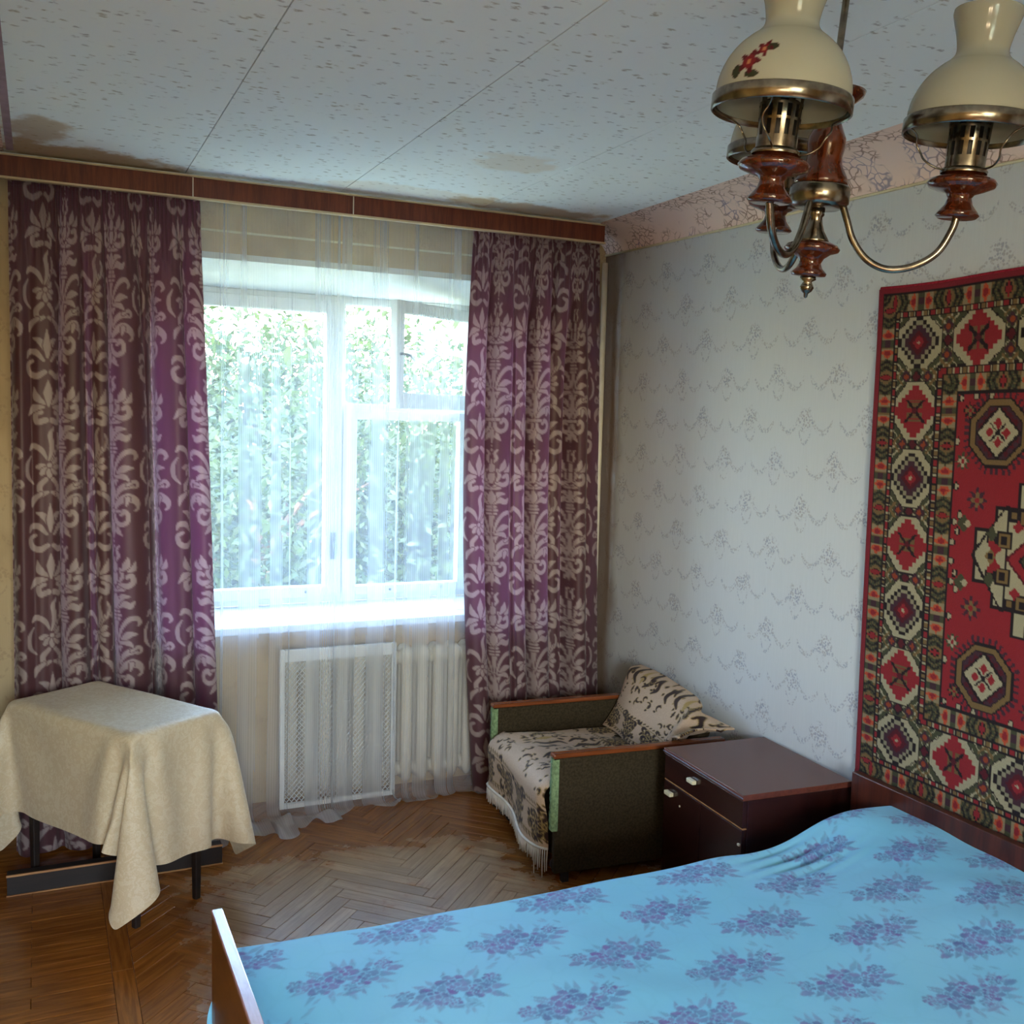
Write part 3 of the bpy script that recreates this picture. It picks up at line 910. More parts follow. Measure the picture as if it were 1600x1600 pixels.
M['red_binding'] = plain('red_wool_binding', S(140, 34, 50), 0.95, noise=0.2, nscale=200, bump=0.4, spec=0.1)
M['lamp_wood'] = wood('varnished_lamp_wood', S(52, 20, 9), S(88, 38, 16), 0.12, (60, 60, 6), coat=0.6)
M['mattress'] = plain('striped_ticking', S(190, 180, 170), 0.9, noise=0.1)
M['bark'] = plain('bark', S(88, 64, 46), 0.9, noise=0.35, nscale=8, bump=0.6)
M['ground'] = plain('summer_grass_ground', S(150, 152, 116), 0.95, noise=0.3, nscale=1.5)
M['concrete'] = plain('concrete', S(160, 156, 148), 0.9, noise=0.1, nscale=4)
M['joint'] = plain('joint_strip', S(196, 188, 172), 0.5, noise=0.05)

# ------------------------------------------------------------------ the room
CEIL = 2.44
XR, XL, YW = 2.35, -0.25, 4.12
YB, XE, YE = -1.85, -1.55, 1.55           # back wall, entry wall, where the entry niche begins

def struct(o):
    o['kind'] = 'structure'
    return o

# floor: screed below, parquet sticks above
fl = struct(MB().box(XE - .1, XR + .1, YB - .1, YW + .1, -0.22, -0.020).build('floor', M['screed']))
PL, PW, PT = 0.380, 0.057, 0.018
R2 = math.sqrt(0.5)
X_OFF, Y_OFF = 0.913 - PL * R2, 3.320 - PL * R2

def clip_poly(poly, x0, x1, y0, y1):
    for ax, lim, sg in ((0, x0, 1), (0, x1, -1), (1, y0, 1), (1, y1, -1)):
        out = []
        for i in range(len(poly)):
            p, q = poly[i], poly[(i + 1) % len(poly)]
            ip, iq = sg * (p[ax] - lim) >= 0, sg * (q[ax] - lim) >= 0
            if ip: out.append(p)
            if ip != iq:
                t = (lim - p[ax]) / (q[ax] - p[ax])
                out.append((p[0] + (q[0] - p[0]) * t, p[1] + (q[1] - p[1]) * t))
        poly = out
        if len(poly) < 3: return []
    return poly

def stick_polys(poly, top, g=0.0006, ch=0.0012):
    """one parquet stick: outline pulled in by half a joint, top edge slightly rounded off"""
    n = len(poly)
    cx, cy = sum(p[0] for p in poly) / n, sum(p[1] for p in poly) / n
    def inset(d):
        out = []
        for i in range(n):
            p0, p1, p2 = Vector(poly[i - 1]), Vector(poly[i]), Vector(poly[(i + 1) % n])
            e1, e2 = (p1 - p0), (p2 - p1)
            if e1.length < 1e-6 or e2.length < 1e-6:
                out.append((p1.x, p1.y)); continue
            n1 = Vector((-e1.y, e1.x)).normalized(); n2 = Vector((-e2.y, e2.x)).normalized()
            den = max(0.25, 1 + n1.dot(n2))
            q = p1 + (n1 + n2) * (d / den)
            out.append((q.x, q.y))
        return out
    a, b = inset(g), inset(g + ch)
    vs = [(x, y, -PT) for x, y in a] + [(x, y, top - ch * .6) for x, y in a] + [(x, y, top) for x, y in b]
    fs = [tuple(range(2 * n, 3 * n))]
    for i in range(n):
        j = (i + 1) % n
        fs += [(i, j, n + j, n + i), (n + i, n + j, 2 * n + j, 2 * n + i)]
    return vs, fs

def ccw(poly):
    a = sum(poly[i][0] * poly[(i + 1) % len(poly)][1] - poly[(i + 1) % len(poly)][0] * poly[i][1] for i in range(len(poly)))
    return poly if a > 0 else poly[::-1]

far = MB()
full_me = None
n_sticks = 0
def put_stick(poly, ang, full):
    """poly in room metres; near ones become parts of the floor, the rest goes into one far mesh"""
    global full_me, n_sticks
    poly = ccw(poly)
    cx, cy = sum(p[0] for p in poly) / len(poly), sum(p[1] for p in poly) / len(poly)
    top = random.uniform(-0.0006, 0.0004)
    seen = (cy > 2.02 and cx < 1.74) or (cy > 1.25 and cx < 0.40)
    if not seen:
        v, f = stick_polys(poly, top); far.add(v, f); return
    n_sticks += 1
    c, s = math.cos(-ang), math.sin(-ang)
    loc = [((x - cx) * c - (y - cy) * s, (x - cx) * s + (y - cy) * c) for x, y in poly]
    if full and full_me is not None:
        me = full_me
    else:
        mb = MB(); v, f = stick_polys(loc, 0.0); mb.add(v, f)
        me = mb.mesh('stick', M['parquet'])
        if full: full_me = me
    o = link('parquet_stick', me, fl, loc=(cx, cy, top))
    o.rotation_euler = (0, 0, ang)

def pq(p, q): return (X_OFF + (p - q) * R2, Y_OFF + (p + q) * R2)
FX0 = 0.222
for T in range(-4, 6):
    for k in range(-110, 110):
        sp, sq = T * PL + k * PW, -T * PL + k * PW
        for rect, ang in (((sp, sp + PL, sq, sq + PW), PI / 4), ((sp + PL, sp + PL + PW, sq + PW - PL, sq + PW), -PI / 4)):
            a, b, c, d = rect
            poly = [pq(a, c), pq(b, c), pq(b, d), pq(a, d)]
            if max(p[0] for p in poly) < FX0 + .004 or min(p[0] for p in poly) > XR or max(p[1] for p in poly) < YB or min(p[1] for p in poly) > YW:
                continue
            cl = clip_poly(poly, FX0, XR, YB, YW)
            if len(cl) < 3: continue
            full = min(p[0] for p in poly) >= FX0 and max(p[0] for p in poly) <= XR and max(p[1] for p in poly) <= YW
            area = abs(sum(cl[i][0] * cl[(i + 1) % len(cl)][1] - cl[(i + 1) % len(cl)][0] * cl[i][1] for i in range(len(cl)))) / 2
            if area < 2e-4: continue
            put_stick(cl, ang, full)
# plain border at the left: one stick along the wall, then rows laid across
y = YW
while y > YB:
    put_stick([(0.164, max(YB, y - PL)), (FX0, max(YB, y - PL)), (FX0, y), (0.164, y)], PI / 2, False); y -= PL
y = YW; row = 0
while y > YB:
    xs = [0.164]
    x = 0.164 - (PL if row % 2 == 0 else PL * .55)
    lim = XL if y > YE + .0 else XE
    while x > lim + .03: xs.append(x); x -= PL
    xs.append(lim)
    for a, b in zip(xs[1:], xs[:-1]):
        put_stick([(a, max(YB, y - PW)), (b, max(YB, y - PW)), (b, y), (a, y)], 0.0, False)
    y -= PW; row += 1
fo = far.build('far_sticks', M['parquet_far'], fl); fo['kind'] = 'stuff'
print('sticks', n_sticks, 'far', len(far.v))

# ceiling: slab and papered panels with thin open seams
ce = struct(MB().box(XE - .1, XR + .1, YB - .1, YW + .6, CEIL + .006, CEIL + .25).build('ceiling', M['screed']))
seams = [XE, -0.42, 0.482, 1.046, 1.62, XR]
for i in range(len(seams) - 1):
    g = 0.0016
    MB().box(seams[i] + g, seams[i + 1] - g, YB, YW, CEIL, CEIL + .012).build('ceiling_panel', M['ceiling'], ce)

# walls
struct(MB().box(XR, XR + .2, YB - .2, YW + .3, -.2, CEIL + .1).build('wall_east', M['wall_right']))
struct(MB().box(XL - .15, XL, YE, YW + .3, -.2, CEIL + .1).build('wall_west', M['wall_left']))
# unseen window added behind the camera to let in cool fill daylight
SX0, SX1, SZ0, SZ1 = -.50, .50, .95, 2.15
struct(MB().box(XE - .2, SX0, YB - .2, YB, -.2, CEIL + .1).box(SX1, XR + .2, YB - .2, YB, -.2, CEIL + .1).box(SX0, SX1, YB - .2, YB, -.2, SZ0).box(SX0, SX1, YB - .2, YB, SZ1, CEIL + .1).build('wall_south', M['wall_left']))
w2 = struct(empty('fill_window', (0, YB - .1, SZ0)))
def w2p(x0, x1, z0, z1, y0=-.03, y1=.03): return (x0, x1, y0, y1, z0 - SZ0, z1 - SZ0)
MB().box(*w2p(SX0, SX0 + .06, SZ0, SZ1)).box(*w2p(SX1 - .06, SX1, SZ0, SZ1)).box(*w2p(SX0 + .06, SX1 - .06, SZ0, SZ0 + .06)).box(*w2p(SX0 + .06, SX1 - .06, SZ1 - .06, SZ1)).box(*w2p(-.03, .03, SZ0 + .06, SZ1 - .06)).build('frame', M['white_paint'], w2, .004)
for a, b in ((SX0 + .055, -.025), (.025, SX1 - .055)):
    MB().box(*w2p(a, b, SZ0 + .055, SZ1 - .055, -.002, .002)).build('pane', M['glass'], w2)
struct(MB().box(XE - .2, XE, YB - .2, YE + .15, -.2, CEIL + .1).box(XE, XL - .149, YE, YE + .15, -.2, CEIL + .1).build('wall_entry', M['wall_left']))
WX0, WX1, WZ0, WZ1, WT, YF = 0.38, 1.88, 0.735, 2.19, 0.50, 4.45
wn = MB()
wn.box(XL - .15, WX0, YW, YW + WT, -.2, CEIL + .1).box(WX1, XR + .2, YW, YW + WT, -.2, CEIL + .1)
wn.box(WX0, WX1, YW, YW + WT, -.2, WZ0).box(WX0, WX1, YW, YW + WT, WZ1, CEIL + .1)
struct(wn.build('wall_north', M['wall_window']))
# plastered reveal lining of the window opening (sloping soffit, two cheeks)
rv = MB()
rv.prism([(YW - .001, WZ1 + .02), (YW - .001, WZ1 - .004), (YF, 2.118), (YW + WT, 2.118), (YW + WT, WZ1 + .02)], 'x', WX0, WX1)
rv.box(WX0, WX0 + .012, YW - .001, YW + WT, WZ0, 2.19).box(WX1 - .012, WX1, YW - .001, YW + WT, WZ0, 2.19)
struct(rv.build('trim_1', M['plaster']))
# seams of the paper above the window: two thin battens
struct(MB().box(.30, 2.0, YW - .006, YW, 2.288, 2.296).build('trim_2', M['trim_cord']))

# coves between wall and ceiling, and the thin cord under the right one
def cove(name, side):
    x0 = XR if side > 0 else XL
    y0, y1 = (YB, YW) if side > 0 else (YE, YW)
    n, ny = 10, 8
    P = np.zeros((ny + 1, n + 1, 3))
    for j in range(ny + 1):
        yy = y0 + (y1 - y0) * j / ny
        zb = 2.347 - .0171 * (4.1 - yy) if side > 0 else 2.335
        for i in range(n + 1):
            a = PI / 2 * i / n
            w = .20 if side > 0 else .175
            P[j, i] = (x0 - side * (w - w * math.sin(a)), yy, zb + (CEIL + .001 - zb) * math.cos(a))
    o = struct(link(name, grid_mesh(name, P, M['cove'], flip=side > 0)))
    return o
cove('trim_3', 1)
cove('trim_4', -1)
struct(MB().tube([(XR - .003, YB + (YW - YB) * k / 12, 2.347 - .0171 * (4.1 - (YB + (YW - YB) * k / 12)) + .002 * math.sin(k * 1.7)) for k in range(13)], .0045, 6).build('trim_5', M['trim_cord']))
struct(MB().box(-.088, -.066, YE, 3.83, CEIL - .003, CEIL - .0004).build('trim_6', M['lilac_tape']))
struct(MB().box(XR - .014, XR, YB, YW, 0.001, .055).build('baseboard_east', M['arm_wood']))
struct(MB().box(XL, XL + .014, YE, YW, 0.001, .055).build('baseboard_west', M['arm_wood']))

# window: frame, two sashes, small vent leaf left ajar, sill
win = struct(empty('window_1', (1.13, YF, WZ0)))
def wp(mb, name, mat, parent=None, bevel=0.004):
    """window piece modelled in room metres, hung on the window"""
    off = Vector(win.location)
    mb.v = [tuple(Vector(p) - off) for p in mb.v]
    return mb.build(name, mat, win if parent is None else parent, bevel)
F0, F1 = WX0 + .012, WX1 - .012
wp(MB().box(F0, F0 + .04, YF, YF + .11, .76, 2.118).box(F1 - .03, F1, YF, YF + .11, .76, 2.118).box(F0 + .04, F1 - .03, YF, YF + .11, .76, .80)
   .box(F0 + .04, F1 - .03, YF, YF + .11, 2.085, 2.118).box(1.205, 1.237, YF + .012, YF + .11, .80, 2.085).box(1.237, F1 - .03, YF + .012, YF + .11, 1.612, 1.650), 'frame', M['white_paint'])
def sash(x0, x1, z0, z1, l, r, b, t, name='sash'):
    y0, y1 = YF - .012, YF + .04
    s = wp(MB().box(x0, x0 + l, y0, y1, z0, z1).box(x1 - r, x1, y0, y1, z0, z1).box(x0 + l, x1 - r, y0, y1, z0, z0 + b).box(x0 + l, x1 - r, y0, y1, z1 - t, z1), name, M['white_paint'])
    g = MB().box(x0 + l - .004, x1 - r + .004, y0 + .022, y0 + .026, z0 + b - .004, z1 - t + .004)
    wp(g, 'pane', M['glass'], s, 0)
    return s
s1 = sash(F0 + .035, 1.218, .785, 2.095, .075, .075, .050, .055)
s2 = sash(1.224, F1 - .025, .785, 1.620, .062, .062, .042, .040)
for s, hx in ((s1, 1.180), (s2, 1.262)):
    h = wp(MB().box(hx - .013, hx + .013, YF - .022, YF - .012, .955, 1.075).tube([(hx, YF - .022, 1.03), (hx, YF - .040, 1.03), (hx, YF - .044, .975)], .006, 8), 'latch', M['steel'], s, 0)
# vent leaf, hinged at its right side and swung into the room
vw, vh = 0.565, 0.455
HX, HY, HZ = F1 - .02, YF - .01, 1.632
A_ = math.radians(30)
Mv = Matrix.Translation((HX, HY, HZ)) @ Matrix.Rotation(A_, 4, 'Z')
vm = MB()
vm.box(-vw, -vw + .048, -.02, .02, 0, vh, M=Mv).box(-.055, 0, -.02, .02, 0, vh, M=Mv).box(-vw + .048, -.055, -.02, .02, 0, .068, M=Mv).box(-vw + .048, -.055, -.02, .02, vh - .052, vh, M=Mv)
vs = wp(vm, 'vent_sash', M['white_paint'])
wp(MB().box(-vw + .044, -.051, -.002, .002, .064, vh - .048, M=Mv), 'pane', M['glass'], vs, 0)
wp(MB().tube([Mv @ Vector(p) for p in ((-vw + .022, -.02, .23), (-vw + .022, -.040, .23), (-vw + .060, -.046, .222), (-vw + .085, -.046, .205))], [.006, .006, .005, .004], 8), 'latch', M['steel'], vs, 0)
wp(MB().box(WX0 - .06, WX1 + .06, 4.005, YW - .0005, .727, .757).box(WX0 + .002, WX1 - .002, YW - .0005, YF + .02, .727, .757), 'sill', M['white_paint'], None, .006)
for bx, bz in ((.60, .812), (1.06, .812), (1.45, .806), (1.70, .806)):
    wp(MB().tube([(bx, YF - .013, bz), (bx, YF - .017, bz)], .006, 8), 'screw_cap', M['steel'], s1 if bx < 1.2 else s2, 0)
wp(MB().box(F0, F1, YF + .10, YF + .24, .70, .715), 'outer_ledge', M['steel'], None, 0)

# ------------------------------------------------------------------ curtains, pelmet
pel = empty('curtain_pelmet', (1.0, 3.855, 2.345))
tag(pel, 'long brown veneer curtain pelmet with pale edge strips under the ceiling above the window', 'pelmet')
def pp(mb, name, mat, bevel=.001):
    off = Vector(pel.location); mb.v = [tuple(Vector(p) - off) for p in mb.v]
    return mb.build(name, mat, pel, bevel)
for a, b in ((-.245, .504), (.5055, 1.089), (1.0905, 2.185)):
    pp(MB().box(a, b, 3.848, 3.866, 2.356, 2.424), 'board', M['pelmet'])
pp(MB().box(-.245, 2.188, 3.843, 3.868, 2.349, 2.356), 'edge_strip', M['pelmet_strip'])
pp(MB().box(-.245, 2.188, 3.843, 3.868, 2.424, 2.429), 'edge_strip', M['pelmet_strip'])
for a in (.5048, 1.0898):
    pp(MB().box(a - .0022, a + .0022, 3.8455, 3.850, 2.356, 2.424), 'joint_strip', M['joint'])
pp(MB().box(-.24, 2.18, 3.875, 3.905, 2.425, CEIL - .0005).box(-.24, 2.18, 3.94, 3.965, 2.425, CEIL - .0005), 'curtain_track', M['white_paint'])
pp(MB().box(2.172, 2.186, 3.868, 3.99, 2.356, 2.424), 'end_return', M['pelmet'])

DAM = damask_tile()
def curtain(name, xt, xb, y0, folds, wrap=0.0, grooves=(), ns=270, nz=560, ztop=2.418, zbot=0.012, u0=0.0, v0=0.0, mid=None):
    s = np.linspace(0, 1, ns)[None, :]
    t = np.linspace(0, 1, nz)[:, None]                     # 0 top, 1 floor
    z = ztop + (zbot - ztop) * t + 0 * s
    F = sum(a * np.sin(2 * PI * (f * s + p) + w * t) for f, a, p, w in folds)
    dF = sum(a * np.cos(2 * PI * (f * s + p) + w * t) for f, a, p, w in folds)
    amp = 0.008 + 0.046 * sstep(0.02, 0.35, t)
    gather = 0.0065 * (1 - sstep(0.02, 0.17, t))
    y = y0 + amp * F + gather * np.sin(2 * PI * 38 * s + 2.5 * np.sin(2 * PI * 5 * s))
    xl = xt[0] + (xb[0] - xt[0]) * t; xr = xt[1] + (xb[1] - xt[1]) * t
    if mid: xl = xl + mid[0] * np.sin(PI * t); xr = xr + mid[1] * np.sin(PI * t)
    x = xl + (xr - xl) * s + amp * 0.62 * dF * np.sin(PI * s) ** .3
    for gs, gd, gw in grooves:
        gt = gs + .012 * np.sin(2.2 * t + gs * 9)
        y = y + gd * sstep(.03, .3, t) * np.exp(-((s - gt) / gw) ** 2)
    k = sstep(.84, 1.0, s)
    y = y + wrap * k; x = x + .45 * wrap * k * t ** .3
    # heading tape and hem
    y = y + 0.004 * (np.abs(t - 0.030) < 0.0035)
    P = np.stack([x, y, z], -1)
    m = int(nz * .6)
    arc = np.concatenate([[0], np.cumsum(np.hypot(np.diff(x[m]), np.diff(y[m])))])
    uu = arc[None, :] + 0 * t + u0
    mot = DAM.sample(uu, z + v0)
    me = grid_mesh(name, P, M['curtain'], None, {'motif': mot})
    return link(name, me), arc[-1]
cl, a1 = curtain('curtain', (-.086, .532), (-.098, .602), 3.888, [(4.6, .50, .10, .5), (7.7, .42, .35, -.4), (2.2, .30, .7, .3), (12.3, .16, .2, 0)], u0=.02, v0=.10, grooves=((.375, .055, .016), (.485, .045, .012), (.20, .03, .015), (.715, .075, .018)))
tag(cl, 'purple damask curtain hanging left of the window behind the cloth covered table', 'curtain', 'damask curtains')
cr, a2 = curtain('curtain', (1.603, 2.228), (1.665, 2.275), 3.888, [(4.2, .55, .62, -.4), (6.9, .40, .15, .5), (2.0, .28, .2, .2), (11.2, .15, .5, 0)], u0=.11, v0=.34, mid=(-.045, -.02), wrap=.11, grooves=((.30, .03, .012), (.475, .060, .016), (.735, .085, .022)))
tag(cr, 'purple damask curtain hanging right of the window behind the armchair', 'curtain', 'damask curtains')
print('cloth widths', a1, a2)

# sheer curtain: hangs, then spills onto the floor
def sheer():
    ns, nz = 330, 190
    s = np.linspace(0, 1, ns)[None, :]
    t = np.linspace(0, 1, nz)[:, None]
    X0, X1 = .34, 1.86
    hang = 2.415
    spill = .03 + .21 * (1 - sstep(.15, .72, s)) + .045 * np.sin(2 * PI * 3.2 * s + .6) * (1 - sstep(.6, .8, s)) + .02 * np.sin(2 * PI * 7 * s)
    spill = np.maximum(spill, .015)
    Lt = hang + spill
    d = t ** .92 * Lt                                         # cloth length from the top
    fold = .45 * np.sin(2 * PI * (6.3 * s + .1) + .5 * t) + .35 * np.sin(2 * PI * (10.7 * s + .4) - .7 * t) + .25 * np.sin(2 * PI * (17.2 * s) + t) + .25 * np.sin(2 * PI * (3.1 * s + .3))
    dfold = .45 * np.cos(2 * PI * (6.3 * s + .1) + .5 * t) + .35 * np.cos(2 * PI * (10.7 * s + .4) - .7 * t) + .25 * np.cos(2 * PI * (17.2 * s) + t)
    sharp = np.sign(fold) * np.abs(fold) ** .8
    amp = .006 + .017 * sstep(.02, .4, t)
    y = 3.948 + amp * sharp
    x = X0 + (X1 - X0) * s + .034 * sstep(.0, .40, t) * dfold - .09 * (s - .5) * np.sin(PI * t) ** 2 * .4
    y = y + .0035 * (1 - sstep(.02, .10, t)) * np.sin(2 * PI * 90 * s)
    z = 2.418 - d
    R = .035
    over = np.clip(d - (2.418 - .012 - R), 0, None)           # length past the bend
    a = np.clip(over / R, 0, PI / 2)
    flat = np.clip(over - R * PI / 2, 0, None)
    zb = .012 + R - R * np.sin(a)
    z = np.where(over > 0, zb, z)
    wav = .026 * np.clip(np.sin(2 * PI * (9.5 * s) + 16 * flat) * .6 + np.sin(2 * PI * (21 * s + .3) - 22 * flat) * .4, -.2, 1) * sstep(0, .05, flat)
    z = z + np.where(over > 0, np.maximum(wav, 0), 0)
    y = y - np.where(over > 0, (R - R * np.cos(a)) + flat * .92, 0)
    y = y + np.where(over > 0, .025 * np.sin(2 * PI * 5.3 * s + 1.0) * sstep(0, .08, flat), 0)
    P = np.stack([x, y, np.maximum(z, .004)], -1)
    m = int(nz * .5)
    arc = np.concatenate([[0], np.cumsum(np.hypot(np.diff(x[m]), np.diff(y[m])))])
    me = grid_mesh('sheer_curtain', P, M['sheer'], None, {'cloth_u': arc[None, :] + 0 * t, 'layers': .20 * sstep(0, .05, flat) + .10 * (np.abs(dfold) < .22) * sstep(.03, .3, t) + 0 * s})
    o = link('sheer_curtain', me)
    return tag(o, 'thin white sheer curtain across the window spilling onto the parquet', 'curtain')
sheer()

# ------------------------------------------------------------------ radiator and its mesh screen
rad = empty('radiator', (1.33, 4.058, 0.0))
tag(rad, 'cream cast iron column radiator under the window sill', 'radiator')
def rad_section():
    mb = MB()
    # two columns (front, back) joined by header blocks, drooping tips at the bottom
    for yy in (-.026, .026):
        prof = [(.0, .040), (.010, .046), (.020, .062), (.0235, .085), (.0235, .560), (.028, .585), (.026, .612), (.015, .628), (0, .632)]
        n = 12; vs, fs = [], []
        for r, z in prof:
            for k in range(n):
                a = 2 * PI * k / n
                vs.append((r * 1.08 * math.cos(a), yy + r * 1.08 * math.sin(a), z))
        for i in range(len(prof) - 1):
            for k in range(n):
                fs.append((i * n + k, i * n + (k + 1) % n, (i + 1) * n + (k + 1) % n, (i + 1) * n + k))
        mb.add(vs, fs, 0, True)
    for z in (.095, .580):
        mb.tube([(-.0345, 0, z), (.0345, 0, z)], .030, 14)
        mb.tube([(0, -.04, z), (0, .04, z)], .022, 10)
    return mb.mesh('section', M['radiator'])
rs = rad_section()
for k in range(13):
    link('section', rs, rad, loc=(-.455 + k * .0705 + .03, 0, 0))
MB().tube([(.46, 0, .58), (.55, 0, .58), (.56, 0, .56), (.56, 0, .03)], .012, 10).tube([(.46, 0, .095), (.56, 0, .095)], .012, 10).build('pipe', M['radiator'], rad)

hp = MB().tube([(2.290, 4.02, .001), (2.290, 4.02, 2.30)], .0135, 12).build('heating_pipe', M['radiator'])
tag(hp, 'pale painted heating riser pipe in the corner right of the damask curtain', 'pipe')
scr = empty('radiator_screen', (1.092, 3.983, 0.012))
tag(scr, 'white framed metal mesh screen leaning against the left part of the radiator', 'screen')
scr.rotation_euler = (math.radians(-0.6), 0, 0)
SW, SH = .484, .650
fm = MB().box(-SW / 2, -SW / 2 + .020, -.010, .010, 0, SH).box(SW / 2 - .020, SW / 2, -.010, .010, 0, SH).box(-SW / 2 + .02, SW / 2 - .02, -.010, .010, 0, .020).box(-SW / 2 + .02, SW / 2 - .02, -.010, .010, SH - .050, SH)
fm.build('frame', M['white_paint'], scr, .003)
me_ = MB()
nw, nh = 22, 52
cw, chh = (SW - .04) / nw, (SH - .07) / nh
for r in range(nh + 1):
    up = 1 if r % 2 == 0 else -1
    zc = .020 + r * chh
    for c in range(nw * 2):
        xa, xb = -SW / 2 + .02 + c * cw / 2, -SW / 2 + .02 + (c + 1) * cw / 2
        h = chh * .5
        za = zc + (h if (c + r) % 2 else -h) * .96; zb = zc + (h if (c + 1 + r) % 2 else -h) * .96
        t_ = .0017
        me_.add([(xa, -.003, za - t_), (xb, -.003, zb - t_), (xb, .002, zb + t_), (xa, .002, za + t_)], [(0, 1, 2, 3)])
mo = me_.build('metal_mesh', M['white_paint'], scr); mo['kind'] = 'stuff'

